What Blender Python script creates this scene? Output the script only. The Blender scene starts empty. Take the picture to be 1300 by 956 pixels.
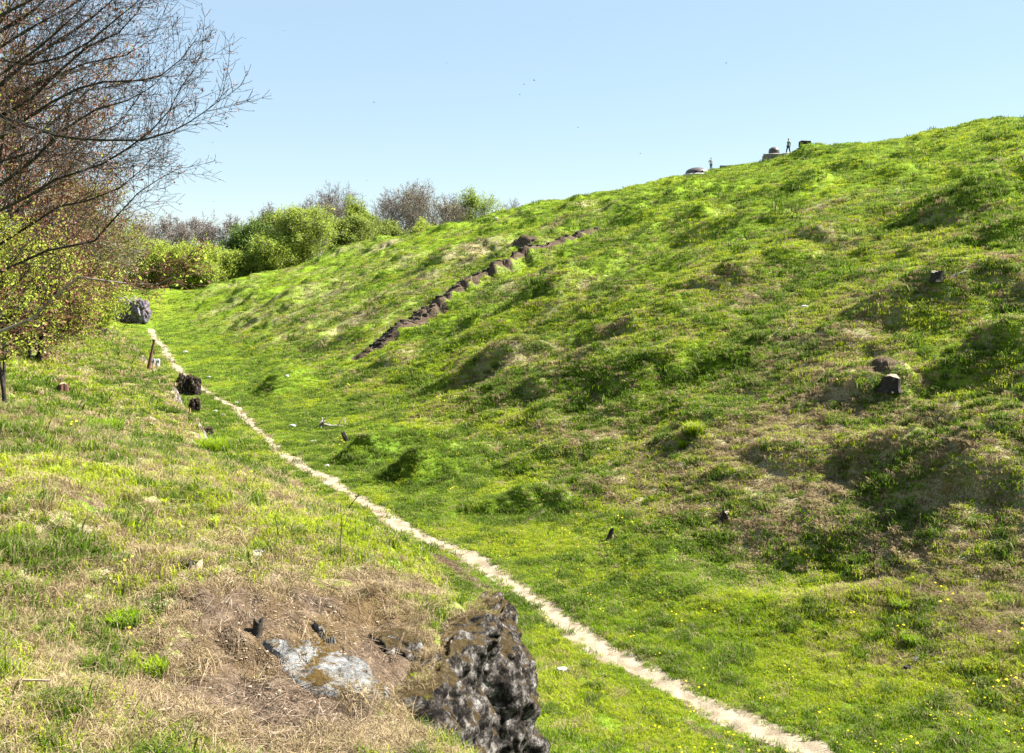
import math, random
import numpy as np
# ---------------------------------------------------------------- camera model of the photograph
F = 1264.0; PITCH = math.radians(4.66); CP, SP = math.cos(PITCH), math.sin(PITCH)
def ray(px, py):
    a = (px-650)/F; b = -(py-433)/F
    return np.array([a, CP + b*SP, -SP + b*CP])
def project(x, y, z):
    d = y*CP - z*SP; u = y*SP + z*CP
    return 650 + F*x/d, 433 - F*u/d
# ---------------------------------------------------------------- noise
def _hash(ix, iy, seed):
    h = (ix.astype(np.int64)*374761393 + iy.astype(np.int64)*668265263 + seed*2147483647) & 0xFFFFFFFF
    h = ((h ^ (h >> 13))*1274126177) & 0xFFFFFFFF
    h = ((h ^ (h >> 16))*2246822519) & 0xFFFFFFFF
    return ((h ^ (h >> 15)) & 0xFFFFFF)/float(0xFFFFFF)*2-1
def vnoise(x, y, seed=0):
    ix = np.floor(x); iy = np.floor(y); fx = x-ix; fy = y-iy
    fx = fx*fx*fx*(fx*(fx*6-15)+10); fy = fy*fy*fy*(fy*(fy*6-15)+10)
    a = _hash(ix, iy, seed); b = _hash(ix+1, iy, seed); c = _hash(ix, iy+1, seed); d = _hash(ix+1, iy+1, seed)
    return (a*(1-fx)+b*fx)*(1-fy) + (c*(1-fx)+d*fx)*fy
def fbm(x, y, wl, octs=3, seed=0, gain=0.5):
    r = 0; a = 1.0; f = 1.0/wl
    for k in range(octs):
        c, s_ = math.cos(0.7*k+0.3), math.sin(0.7*k+0.3)
        r = r + a*vnoise((x*c-y*s_)*f+17.3*k, (x*s_+y*c)*f-9.1*k, seed+k*31)
        a *= gain; f *= 2.03
    return r
def sstep(a, b, x):
    u = np.clip((x-a)/(b-a), 0, 1); return u*u*(3-2*u)
# ---------------------------------------------------------------- the ditch and the hill
OX, OY = 2.8, 19.0
DX, DY = -0.4164, 0.9092      # along the ditch
NX, NY = 0.9092, 0.4164       # away from it, up the hill
def st(x, y): return (x-OX)*DX+(y-OY)*DY, (x-OX)*NX+(y-OY)*NY
def xy(s, t): return OX+s*DX+t*NX, OY+s*DY+t*NY
HT = [-9, 0, 2, 5, 10, 20, 35, 50, 62, 72, 82, 95, 130, 300, 3000]
HZ = [0, 0, .15, .8, 2.9, 7.0, 12.0, 15.9, 18.6, 20.4, 21.3, 21.4, 20.5, 15, 15]
def smooth_interp(x, xs, ys):
    # average of shifted linear interps = rounded corners
    r = 0
    for o in (-2.2, -1.1, 0, 1.1, 2.2): r = r + np.interp(x+o, xs, ys)
    return r/5
def edge_t(s):
    te = np.interp(s, [-40, -9, -7.2, -6.2, -5.0, -3.8, 0, 5, 12, 22, 40, 77, 95, 110, 150], [-9.5, -6.7, -6.5, -6.2, -5.4, -5.0, -4.8, -5.0, -6.1, -5.9, -5.8, -6.2, -5.8, -5, -2.5])
    return te + 0.25*vnoise(s/1.7, s*0+3.1, 5)+0.12*vnoise(s/.6, s*0+1.1, 6)
def base(x, y):
    s, t = st(x, y)
    floor = -8 + 3.5*sstep(100, 150, s)*sstep(45, 8, t) + np.interp(s, [-60, -15, 0], [-.8, -.15, 0])
    # hill
    ridge = np.interp(s, [-100, 40, 80, 100, 120, 140, 160, 175, 190, 210, 260], [.97, .985, 1.0, .985, .91, .80, .60, .42, .25, .1, 0])
    tt = t + np.interp(s, [60, 110, 130, 150, 200], [0, -1.5, -4, -9, -20])
    H = smooth_interp(tt, HT, HZ)*ridge
    z = floor + np.maximum(H, 0) * (1 - 0*s)
    # left bank
    te = edge_t(s)
    top = np.interp(t-te, [-300, -60, -30, -12, -6, -1.2, 0], [0.5, -.2, -1.2, -2.2, -2.85, -4.3, -4.75])
    top = top + np.interp(s, [-16, -2, 5, 60, 110], [0.0, 0.0, -.55, -.55, -.6])*sstep(-8, -1, t-te)
    top = top - 0.9*np.exp(-((s+13)/3.2)**2)*sstep(-6.5, 0, t-te)
    w = sstep(-0.9, 0.35, t-te)
    zl = top*(1-w)+floor*w
    talus = .7*np.exp(-np.maximum(t-te-.3, 0)/.8)*sstep(0, .4, t-te)
    z = np.where(t < te+.35, zl, z + 0) + talus*sstep(140, 110, s)
    far = sstep(150, 175, s)
    zr = -3.8 + np.maximum(H, 0)*.78
    zfar = np.where(t < 5, -3.8+0*t, zr)
    return z
# ---------------------------------------------------------------- ray hits on the base terrain, used to lay the relief out on the slope
def hit(px, py, fn, y0=3.0, y1=330.0):
    r = ray(px, py); k = np.geomspace(y0, y1, 2600); X = r[0]*k; Y = r[1]*k; Z = r[2]*k
    g = fn(X, Y); below = np.nonzero(Z <= g)[0]
    if len(below) == 0:
        i = int(np.argmin((Z-g)/k)); return np.array([X[i], Y[i], g[i]])
    i = below[0]
    if i == 0: return np.array([X[0], Y[0], g[0]])
    a = (Z[i-1]-g[i-1]); b = (g[i]-Z[i]); u = a/(a+b+1e-9); kk = k[i-1]*(1-u)+k[i]*u
    X, Y = r[0]*kk, r[1]*kk
    return np.array([X, Y, float(fn(np.array([X]), np.array([Y]))[0])])
SUN_AZ, SUN_EL = math.radians(78), math.radians(44)      # azimuth from +Y towards +X
SX, SY = math.sin(SUN_AZ), math.cos(SUN_AZ)
# banks and scarps that turn their steep side away from the sun: points along the foot, height, downhill width, uphill width
SCARPS = [
 ([(334,505),(345,492),(372,478)], .9, 1.2, 3.0),
 ([(432,592),(452,588),(500,566)], 1.0, .9, 2.6),
 ([(468,618),(500,612),(545,598)], 1.0, .9, 2.4),
 ([(555,497),(600,480),(660,462)], .8, 1.3, 3.0),
 ([(660,390),(700,383),(760,357)], 1.3, 1.5, 4.5),
 ([(735,440),(790,425),(830,408)], .8, 1.2, 3.0),
 ([(830,272),(850,262),(880,240)], 1.1, 1.0, 5.0),
 ([(925,280),(975,265),(1020,240)], 1.0, 2.2, 5.0),
 ([(1165,285),(1230,262),(1310,236)], 1.5, 2.4, 6.0),
 ([(1050,222),(1085,215),(1130,206)], .7, 1.2, 4.0),
 ([(985,318),(1030,312),(1080,300)], .8, 1.5, 3.6),
 ([(860,378),(920,362),(985,338)], 1.0, 1.6, 4.0),
 ([(1085,425),(1160,395),(1260,352)], 1.0, 1.6, 3.0),
 ([(1180,500),(1250,462),(1320,420)], 1.2, 1.5, 2.6),
 ([(1090,520),(1115,505),(1150,470)], .7, .8, 1.4),
 ([(880,640),(980,600),(1060,560)], .5, 1.2, 1.6),
 ([(960,690),(1080,680),(1200,645),(1330,590)], 1.0, 2.6, 2.6),
 ([(1100,620),(1180,580),(1330,510)], .9, 1.5, 2.0),
 ([(600,655),(680,645),(780,622)], .5, .8, 1.6),
 ([(620,520),(680,498),(730,480)], .6, 1.0, 2.2),
 ([(860,575),(880,555),(905,530)], .5, .6, 1.2),
 ([(975,612),(995,600),(1015,592)], .45, .4, .9),
 ([(520,352),(545,345),(575,322)], .9, 1.5, 4.0),
 ([(470,345),(500,335),(520,322)], .8, 1.5, 5.0),
 ([(560,335),(575,328),(590,318)], .7, 1.0, 3.0),
 ([(330,400),(350,392),(380,372)], .8, 1.5, 5.0),
 ([(290,420),(320,408),(350,395)], .6, 1.2, 4.0),
 ([(420,362),(450,350),(480,335)], .5, 1.5, 4.0),
 ([(780,288),(800,280),(820,272)], .7, .8, 4.0),
 ([(1000,205),(1030,206),(1060,200)], .9, 1.6, 3.5),
 ([(640,600),(700,575),(760,560)], .35, .8, 1.6),
 ([(760,500),(840,478),(900,450)], .5, 1.2, 2.4),
 ([(900,470),(960,450),(1030,430)], .5, 1.2, 2.4),
]
SCAR = [(478,442),(497,430),(520,416),(548,402),(575,382),(605,366),(640,350),(672,334),(700,322),(735,306),(764,294)]
SCAR2 = [(632,326),(650,321),(672,318),(690,312)]
MOUNDS = [((1040,197), 4.2, .6), ((1255,160), 6.0, 1.1), ((1290,158), 6, .3), ((1150,182), 7, .2), ((770,242), 6, .3), ((560,292), 5, .8), ((455,312), 6, 1.5), ((500,310), 6, .8),
          ((1110,188), 5, .2), ((1185,170), 6, .3), ((640,268), 8, 1.0), ((500,306), 5, .3), ((205,372), 4, .9), ((262,372), 5, 1.0), ((330,366), 6, 1.0)]
MO = [(hit(a[0], a[1]+3, base)[:2], r, h) for a, r, h in MOUNDS]
_R = np.random.RandomState(7)
CR = []
for k in range(620):
    s_, t_ = _R.uniform(-35, 215), 3 + 92*_R.rand()**.8
    r_ = _R.uniform(1.3, 4.6)
    if t_ < r_*1.1+2: continue
    cx, cy = xy(s_, t_); CR.append((cx, cy, r_, r_*_R.uniform(.07, .16), _R.uniform(.3, .9)))
for k in range(26):
    cx, cy = xy(_R.uniform(5, 120), -8-25*_R.rand()); r_ = _R.uniform(1.5, 3.5); CR.append((cx, cy, r_, r_*.07, .4))
def relief0(x, y):   # y must be sorted
    z = base(x, y); s, t = st(x, y); te = edge_t(s)
    hill = sstep(1.5, 9, t)*(1-.7*sstep(130, 155, s)); bank = sstep(0, -2, t-te)
    fold = fbm((x*.766+y*.643)/3.2, (x*.643-y*.766), 3.6, 2, 15)
    z = z + hill*(.30*fold+.30*fbm(x, y, 11, 1, 3)+.11*fbm(x, y, 3.2, 2, 11)) + bank*(.10*fbm(x, y, 3.5, 2, 21))
    for c, r, h in MO:
        d2 = ((x-c[0])**2+(y-c[1])**2)/(r*r); z = z + h*np.exp(-d2*1.4)
    cz = np.zeros(z.shape)
    for cx, cy, r, d, rim in CR:
        i0, i1 = np.searchsorted(y, (cy-1.8*r, cy+1.8*r))
        if i1 <= i0: continue
        q = np.hypot(x[i0:i1]-cx, y[i0:i1]-cy)/r; m = np.nonzero(q < 1.8)[0]; q = q[m]
        cz[i0+m] += d*(-(np.clip(1-q*q, 0, 1))**1.3 + rim*np.exp(-((q-1.05)/.26)**2))
    return z + np.clip(cz, -.7, .6)*sstep(100, 50, np.hypot(x, y)*.6+t*.5)*.9+.0
def _poly(pts): return np.array([hit(a, b, base)[:2] for a, b in pts])
SCAR_W, SCAR2_W = _poly(SCAR), _poly(SCAR2)
def chips(P, h, wd, wu, sp, R, jit=.35, wf=1.0, hv=.22):
    """break a foot line into overlapping short banks that turn away from the sun and towards the ditch"""
    L = np.r_[0, np.cumsum(np.hypot(*(P[1:]-P[:-1]).T))]; n = max(2, int(L[-1]/sp)+1); out = []
    for k in range(n):
        u = (k+.5)/n*L[-1]+R.uniform(-.2, .2)*sp; q = np.array([np.interp(u, L, P[:, 0]), np.interp(u, L, P[:, 1])])+R.uniform(-.5, .5, 2)*wd*jit
        fa = math.radians(R.uniform(205, 250)); e = math.sin(math.pi*(k+.5)/n)**.5
        out.append((q[0], q[1], math.sin(fa), math.cos(fa), h*e*R.uniform(1-hv, 1+hv*.7), wd*R.uniform(.7, 1.1), wu*R.uniform(.8, 1.2), wf*sp*R.uniform(.7, 1.15)))
    return out
_RC = np.random.RandomState(3)
CH = []
for p, h, wd, wu in SCARPS: CH += chips(_poly(p), h*1.15, wd*.75, wu*.85, max(1.0, wd*1.3), _RC)
SCH = chips(SCAR_W, 1.0, .26, 1.3, .45, _RC, 1.7, 2.0, .12)+chips(SCAR2_W, .75, .26, 1.3, .8, _RC, .6, 1.3)+chips(SCAR_W+np.array([-1.15, -.45]), .45, .24, .9, .6, _RC, 2.0, 1.3, .5)
for q in ([(830,275),(848,264),(862,254),(876,242)], [(1075,224),(1100,216),(1120,211)]): CH += chips(_poly(q), .75, .25, 1.2, .7, _RC, .6, 1.6)
for k in range(800):
    s_, t_ = _RC.uniform(-32, 190), 4+84*_RC.rand()**.8; cx, cy = xy(s_, t_); r_ = math.hypot(cx, cy); g = np.clip(r_/40, .5, 2.2)*_RC.uniform(.5, 1.3)
    fa = math.radians(_RC.uniform(190, 265)); CH.append((cx, cy, math.sin(fa), math.cos(fa), (.25-.10*sstep(30, 70, t_))*g, .30*g, 1.2*g, .75*g))
def chipfield(x, y, L, dig=.1):
    z = np.zeros(x.shape)
    for cx, cy, fx, fy, h, wd, wu, wb in L:
        pad = 2.2*max(wu, wb); i0, i1 = np.searchsorted(y, (cy-pad, cy+pad))
        if i1 <= i0: continue
        X, Y = x[i0:i1]-cx, y[i0:i1]-cy; m = np.nonzero(np.abs(X) < pad)[0]
        if len(m) == 0: continue
        X, Y = X[m], Y[m]; a = X*fx+Y*fy; b = X*fy-Y*fx
        jx, jy = (x[i0:i1][m], y[i0:i1][m]); a = a + (.35*vnoise(jx/.9, jy/.9, 93)+.18*vnoise(jx/.35, jy/.35, 94))*min(1, wd*1.5)
        v = h*np.exp(-(b/wb)**2)*sstep(wd*.6, -wd*.5, a)*np.exp(-(np.maximum(-a-wd*.5, 0)/wu)**2) - dig*h*np.exp(-(b/wb)**2-((a-wd*1.1)/(wd*.8))**2)
        z[i0+m] = np.where(v > 0, np.maximum(z[i0+m], v), z[i0+m]+v*(z[i0+m] <= 0))
    return z
def polydist(x, y, P):
    """distance to the polyline, signed towards the sun, and position along it 0..1"""
    L = np.r_[0, np.cumsum(np.hypot(*(P[1:]-P[:-1]).T))]; bd = np.full(x.shape, 1e9); bs = np.zeros(x.shape); bu = np.zeros(x.shape)
    for i in range(len(P)-1):
        a, b = P[i], P[i+1]; d = b-a; l2 = d@d; u = ((x-a[0])*d[0]+(y-a[1])*d[1])/l2; uc = np.clip(u, 0, 1)
        qx, qy = x-a[0]-uc*d[0], y-a[1]-uc*d[1]; dd = np.hypot(qx, qy)
        n = np.array([-d[1], d[0]])/math.sqrt(l2)
        if n[0]*SX+n[1]*SY < 0: n = -n
        m = dd < bd; bd = np.where(m, dd, bd); bs = np.where(m, np.sign(qx*n[0]+qy*n[1])*dd, bs); bu = np.where(m, (L[i]+uc*math.sqrt(l2))/L[-1], bu)
    return bs, bd, bu
def height(x, y):
    x = np.asarray(x, float); y = np.asarray(y, float); o = np.argsort(y, kind='stable'); z = np.empty(x.shape); z[o] = _height(x[o], y[o]); return z
def _height(x, y):
    z = relief0(x, y); s, t = st(x, y); te = edge_t(s)
    hill = sstep(1.5, 9, t)*(1-.7*sstep(130, 155, s)); bank = sstep(0, -2, t-te)
    on = sstep(-.9, 1.6, t-.4*sstep(25, 40, s)+1.2*sstep(15, 25, s))
    z = z + (chipfield(x, y, CH)+chipfield(x, y, SCH, .45))*on
    rough = .35+.65*np.maximum(hill, bank)
    z = z + rough*(.105*fbm(x, y, 1.3, 3, 41)+.095*np.abs(fbm(x, y, .5, 2, 51))+.028*fbm(x, y, .22, 1, 52))
    wall = np.exp(-((t-te+.25)/.5)**2)*sstep(120, 90, s)
    z = z + wall*.28*fbm(x, y, .7, 3, 61)
    return z
PATHPX = [(1040,965),(960,925),(838,866),(795,842),(750,815),(690,770),(640,735),(600,708),(540,683),(490,655),(450,628),(410,605),(380,590),(350,568),(320,540),(300,518),(275,505),(258,494),(242,482),(232,474),(221,463),(213,450),(208,440),(198,431),(193,422),(190,414)]
PATH_W = np.array([hit(a, b, lambda X, Y: X*0-7.95)[:2] for a, b in PATHPX])
def path_mask(x, y):
    bs, bd, bu = polydist(x, y, PATH_W)
    r = np.hypot(x, y)
    hw = np.interp(r, [18, 25, 40, 60, 130], [.34, .29, .25, .30, .40])
    n = .12*fbm(x, y, .8, 3, 71)+.07*vnoise(x/3.1, y/3.1, 72)
    return bd + n, hw, bs
import bpy
from mathutils import Vector
random.seed(5); RS = np.random.RandomState(11)
SCN = bpy.context.scene; COL = SCN.collection
# ---------------------------------------------------------------- scene helpers
def tag(o, label=None, cat=None, group=None, kind=None):
    if label: o['label'] = label
    if cat: o['category'] = cat
    if group: o['group'] = group
    if kind: o['kind'] = kind
    return o
def mesh_from(name, V, Fc, mats=(), mi=None, smooth=False):
    """V (n,3); Fc list of int arrays (m,k)"""
    me = bpy.data.meshes.new(name); V = np.asarray(V, np.float32)
    me.vertices.add(len(V)); me.vertices.foreach_set('co', V.ravel())
    if not isinstance(Fc, list): Fc = [Fc]
    Fc = [np.asarray(f, np.int32) for f in Fc if len(f)]
    loops = np.concatenate([f.ravel() for f in Fc]); cnt = np.concatenate([np.full(len(f), f.shape[1], np.int32) for f in Fc])
    start = np.r_[0, np.cumsum(cnt)[:-1]].astype(np.int32)
    me.loops.add(len(loops)); me.loops.foreach_set('vertex_index', loops)
    me.polygons.add(len(cnt)); me.polygons.foreach_set('loop_start', start); me.polygons.foreach_set('loop_total', cnt)
    if mi is not None: me.polygons.foreach_set('material_index', np.asarray(mi, np.int32))
    me.polygons.foreach_set('use_smooth', np.full(len(cnt), smooth))
    for m in mats: me.materials.append(m)
    me.update(calc_edges=True); me.validate()
    return me
def link(name, me, parent=None, loc=None):
    o = bpy.data.objects.new(name, me); COL.objects.link(o)
    if parent is not None: o.parent = parent
    if loc is not None: o.location = loc
    return o
def empty(name, loc):
    o = bpy.data.objects.new(name, None); o.empty_display_size = .3; o.location = loc; COL.objects.link(o); return o
# ---------------------------------------------------------------- materials
def newmat(name):
    m = bpy.data.materials.new(name); m.use_nodes = True; nt = m.node_tree
    for n in list(nt.nodes): nt.nodes.remove(n)
    return m, nt
class N:
    def __init__(s, nt): s.nt = nt
    def new(s, t, **k):
        n = s.nt.nodes.new(t)
        for a, b in k.items(): setattr(n, a, b)
        return n
    def lk(s, a, b): s.nt.links.new(a, b)
    def noise(s, vec, scale, detail=3, rough=.55, dist=0):
        n = s.new('ShaderNodeTexNoise'); n.inputs['Scale'].default_value = scale; n.inputs['Detail'].default_value = detail
        n.inputs['Roughness'].default_value = rough; n.inputs['Distortion'].default_value = dist
        if vec is not None: s.lk(vec, n.inputs['Vector'])
        return n.outputs['Fac']
    def ramp(s, fac, stops):
        n = s.new('ShaderNodeValToRGB'); s.lk(fac, n.inputs[0]); e = n.color_ramp.elements
        while len(e) < len(stops): e.new(.5)
        for k, (p, c) in enumerate(stops):
            e[k].position = p; e[k].color = (c if len(c) == 4 else (*c, 1)) if not isinstance(c, (int, float)) else (c, c, c, 1)
        return n.outputs['Color']
    def mix(s, fac, a, b, mode='MIX'):
        n = s.new('ShaderNodeMix', data_type='RGBA', blend_type=mode)
        for sock, v in ((n.inputs[0], fac), (n.inputs[6], a), (n.inputs[7], b)):
            if isinstance(v, (int, float)): sock.default_value = v
            elif isinstance(v, tuple): sock.default_value = (*v, 1) if len(v) == 3 else v
            else: s.lk(v, sock)
        return n.outputs[2]
    def math(s, op, a, b=None, clamp=False):
        n = s.new('ShaderNodeMath', operation=op, use_clamp=clamp)
        for i, v in enumerate((a, b)):
            if v is None: continue
            if isinstance(v, (int, float)): n.inputs[i].default_value = v
            else: s.lk(v, n.inputs[i])
        return n.outputs[0]
    def attr(s, name, typ='GEOMETRY'):
        return s.new('ShaderNodeAttribute', attribute_name=name, attribute_type=typ)
    def surf(s, color, rough=.9, bump=None, bstr=.5, bdist=.05, spec=.15, trans=None):
        p = s.new('ShaderNodeBsdfPrincipled'); p.inputs['Roughness'].default_value = rough; p.inputs['Specular IOR Level'].default_value = spec
        if isinstance(color, tuple): p.inputs['Base Color'].default_value = (*color, 1)
        else: s.lk(color, p.inputs['Base Color'])
        if bump is not None:
            b = s.new('ShaderNodeBump'); b.inputs['Strength'].default_value = bstr; b.inputs['Distance'].default_value = bdist
            s.lk(bump, b.inputs['Height']); s.lk(b.outputs[0], p.inputs['Normal'])
        out = s.new('ShaderNodeOutputMaterial')
        if trans:
            t = s.new('ShaderNodeBsdfTranslucent')
            if isinstance(color, tuple): t.inputs[0].default_value = (*color, 1)
            else: s.lk(color, t.inputs[0])
            m = s.new('ShaderNodeMixShader'); m.inputs[0].default_value = trans
            s.lk(p.outputs[0], m.inputs[1]); s.lk(t.outputs[0], m.inputs[2]); s.lk(m.outputs[0], out.inputs[0])
        else: s.lk(p.outputs[0], out.inputs[0])
        return p
GREEN = (.15, .235, .012); YGREEN = (.20, .27, .02); DGREEN = (.05, .095, .01); STRAW = (.36, .31, .17); LITTER = (.10, .08, .05); SOIL = (.035, .025, .018)
# ground: zones come from attributes worked out with the relief
def ground_mat():
    m, nt = newmat('meadow_ground'); n = N(nt)
    geo = n.new('ShaderNodeNewGeometry'); P = geo.outputs['Position']
    a = n.attr('zone'); sep = n.new('ShaderNodeSeparateColor'); n.lk(a.outputs['Color'], sep.inputs[0])
    straw, dirt, rock = sep.outputs[0], sep.outputs[1], sep.outputs[2]
    b = n.attr('zone2'); sep2 = n.new('ShaderNodeSeparateColor'); n.lk(b.outputs['Color'], sep2.inputs[0])
    fresh, moss, yel = sep2.outputs[0], sep2.outputs[1], sep2.outputs[2]
    n1 = n.noise(P, 6, 4, .7); n2 = n.noise(P, 1.1, 4, .6); n3 = n.noise(P, 26, 3, .7); n4 = n.noise(P, .25, 3)
    green = n.mix(n.ramp(n1, [(.35, 0), (.65, 1)]), DGREEN, GREEN)
    green = n.mix(n.math('MULTIPLY', n.ramp(n2, [(.4, 0), (.65, 1)]), .7), green, YGREEN)
    green = n.mix(fresh, green, n.mix(n1, (.05, .11, .01), (.12, .18, .02)))
    st = n.mix(n.ramp(n3, [(.35, 0), (.65, 1)]), LITTER, STRAW)
    f = n.math('ADD', straw, n.math('MULTIPLY', n.math('SUBTRACT', n1, .5), 1.7))
    f = n.math('ADD', f, n.math('MULTIPLY', n.math('SUBTRACT', n3, .5), 1.1))
    c = n.mix(n.ramp(f, [(.42, 0), (.62, 1)]), green, st)
    c = n.mix(n.math('MULTIPLY', yel, n.ramp(n1, [(.45, 0), (.62, .35)])), c, (.55, .44, .01))
    soil = n.mix(n.ramp(n3, [(.3, 0), (.7, 1)]), SOIL, (.115, .082, .055))
    soil = n.mix(n.math('MULTIPLY', n.ramp(n1, [(.5, 0), (.6, 1)]), .35), soil, (.22, .17, .12))
    fd = n.math('ADD', dirt, n.math('MULTIPLY', n.math('SUBTRACT', n1, .5), 1.2))
    c = n.mix(n.ramp(fd, [(.42, 0), (.58, 1)]), c, soil)
    mo = n.mix(n1, (.06, .038, .012), (.15, .10, .03))
    c = n.mix(n.math('MULTIPLY', moss, n.ramp(n2, [(.42, 0), (.55, 1)])), c, mo)
    rk = n.mix(n.ramp(n.noise(P, 5, 6, .75), [(.42, (.02, .018, .017)), (.52, (.12, .11, .10)), (.62, (.6, .58, .54))]), (.05, .045, .04), (1, 1, 1), 'MULTIPLY') if False else n.ramp(n.noise(P, 5, 6, .78), [(.40, (.018, .016, .015)), (.52, (.12, .10, .09)), (.66, (.62, .60, .56))])
    c = n.mix(n.ramp(rock, [(.4, 0), (.6, 1)]), c, rk)
    bh = n.math('ADD', n.math('MULTIPLY', n3, .5), n1)
    n.surf(c, .95, bh, .9, .12, .05)
    return m
def path_mat():
    m, nt = newmat('trodden_chalk'); n = N(nt); geo = n.new('ShaderNodeNewGeometry'); P = geo.outputs['Position']
    n1 = n.noise(P, 3, 5, .6); n2 = n.noise(P, 22, 4, .7)
    c = n.ramp(n1, [(.3, (.15, .12, .08)), (.5, (.24, .20, .14)), (.75, (.32, .275, .205))])
    c = n.mix(n.ramp(n2, [(.36, .7), (.46, 0)]), c, (.20, .14, .09))
    n.surf(c, .95, n2, .7, .04, .05); return m
def blade_mat(name, base, tip, var, trans=.45, dead=.84):
    m, nt = newmat(name); n = N(nt)
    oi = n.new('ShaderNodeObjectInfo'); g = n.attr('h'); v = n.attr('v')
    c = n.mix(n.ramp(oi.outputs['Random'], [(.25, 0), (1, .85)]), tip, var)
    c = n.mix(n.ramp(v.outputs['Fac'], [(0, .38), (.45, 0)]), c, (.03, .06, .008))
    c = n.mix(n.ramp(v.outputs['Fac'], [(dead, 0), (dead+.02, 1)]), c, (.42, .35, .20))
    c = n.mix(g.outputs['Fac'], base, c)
    n.surf(c, .75, None, trans=trans, spec=.1); return m
def plain_noise_mat(name, stops, scale=8, bstr=.5, bdist=.03, rough=.85, detail=5, spec=.2):
    m, nt = newmat(name); n = N(nt); tc = n.new('ShaderNodeNewGeometry'); f = n.noise(tc.outputs['Position'], scale, detail, .7)
    n.surf(n.ramp(f, stops), rough, f, bstr, bdist, spec); return m
def leaf_mat(name, c1, c2, trans=.4):
    m, nt = newmat(name); n = N(nt); tc = n.new('ShaderNodeNewGeometry')
    f = n.noise(tc.outputs['Position'], 2.3, 4, .8)
    n.surf(n.mix(n.ramp(f, [(.35, 0), (.65, 1)]), c1, c2), .6, None, trans=trans, spec=.25); return m
def rock_mat(name, stops, moss, moss_amt=.5, scale=5):
    m, nt = newmat(name); n = N(nt); geo = n.new('ShaderNodeNewGeometry'); P = geo.outputs['Position']
    f = n.noise(P, scale, 7, .8); c = n.ramp(f, stops)
    sp = n.new('ShaderNodeSeparateXYZ'); n.lk(geo.outputs['Normal'], sp.inputs[0])
    up = n.math('ADD', sp.outputs[2], n.math('MULTIPLY', n.math('SUBTRACT', n.noise(P, 2.2, 4, .7), .5), 2.2))
    mo = n.ramp(n.noise(P, 14, 5, .8), [(.3, moss[0]), (.5, moss[1]), (.7, moss[2])])
    c = n.mix(n.ramp(up, [(.55-moss_amt*.3, 0), (.75-moss_amt*.3, 1)]), c, mo)
    n.surf(c, .9, n.math('ADD', n.noise(P, scale*2.5, 8, .85), n.math('MULTIPLY', n.noise(P, scale*9, 5, .8), .5)), 1.0, .14, .05); return m
M = {}
M['ground'] = ground_mat(); M['path'] = path_mat()
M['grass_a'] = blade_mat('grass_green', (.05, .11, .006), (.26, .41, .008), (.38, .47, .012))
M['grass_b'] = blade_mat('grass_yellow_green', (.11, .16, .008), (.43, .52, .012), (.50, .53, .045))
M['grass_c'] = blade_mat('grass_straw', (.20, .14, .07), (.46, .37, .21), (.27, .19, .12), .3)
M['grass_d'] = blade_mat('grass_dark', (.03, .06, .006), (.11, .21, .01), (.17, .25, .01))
M['bark'] = plain_noise_mat('dark_bark', [(.3, (.012, .010, .008)), (.55, (.03, .025, .021)), (.8, (.075, .065, .055))], 9)
M['bark_grey'] = plain_noise_mat('pale_grey_bark', [(.3, (.11, .095, .08)), (.6, (.24, .21, .18)), (.8, (.36, .33, .28))], 9)
M['twig'] = plain_noise_mat('twig_brown', [(.3, (.03, .018, .014)), (.7, (.07, .042, .034))], 3, .1)
M['twig_grey'] = plain_noise_mat('twig_grey', [(.3, (.09, .075, .065)), (.7, (.17, .145, .125))], 3, .1)
M['bud'] = leaf_mat('rusty_buds', (.12, .05, .03), (.22, .10, .06), .25)
M['lime'] = leaf_mat('fresh_lime_leaves', (.22, .29, .03), (.42, .46, .06), .5)
M['lime2'] = leaf_mat('spring_green_leaves', (.14, .21, .03), (.28, .35, .05), .5)
M['deep'] = leaf_mat('deep_green_leaves', (.05, .10, .02), (.11, .17, .03), .4)
M['olive'] = leaf_mat('olive_leaves', (.12, .15, .03), (.22, .24, .05), .4)
M['purple'] = leaf_mat('mauve_brown_buds', (.17, .125, .11), (.28, .22, .19), .25)
M['rock'] = rock_mat('lichened_rock', [(.41, (.015, .013, .012)), (.49, (.05, .043, .038)), (.56, (.19, .17, .155)), (.65, (.52, .50, .47))], ((.04, .03, .016), (.10, .07, .032), (.20, .155, .08)), .05, 6)
M['rock_pale'] = rock_mat('pale_limestone', [(.36, (.07, .068, .065)), (.46, (.26, .26, .255)), (.58, (.46, .46, .45)), (.7, (.6, .6, .58))], ((.06, .04, .02), (.14, .09, .03), (.24, .17, .06)), -.85, 5)
M['rock_dark'] = rock_mat('dark_wall_rubble', [(.42, (.010, .008, .008)), (.54, (.05, .037, .03)), (.70, (.40, .36, .31))], ((.03, .02, .012), (.07, .045, .02), (.14, .09, .03)), .2, 6)
M['clod'] = plain_noise_mat('dark_clods', [(.35, (.015, .012, .009)), (.55, (.04, .031, .024)), (.75, (.15, .125, .10))], 7)
M['rock_mauve'] = rock_mat('mauve_grey_rock', [(.38, (.03, .027, .034)), (.52, (.14, .125, .15)), (.70, (.42, .39, .42))], ((.05, .04, .03), (.16, .10, .07), (.22, .20, .03)), .0, 1.6)
M['white_stone'] = plain_noise_mat('white_stone', [(.3, (.22, .21, .19)), (.6, (.42, .41, .38))], 12)
M['concrete'] = plain_noise_mat('weathered_concrete', [(.3, (.10, .09, .08)), (.6, (.22, .20, .18)), (.8, (.34, .31, .28))], 3)
M['concrete_pale'] = plain_noise_mat('pale_concrete', [(.3, (.28, .25, .22)), (.7, (.48, .45, .40))], 3)
M['steel'] = plain_noise_mat('rusty_brown_steel', [(.3, (.035, .028, .028)), (.6, (.075, .058, .055)), (.8, (.13, .10, .09))], 3, .2, .02, .5, 5, .5)
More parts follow.
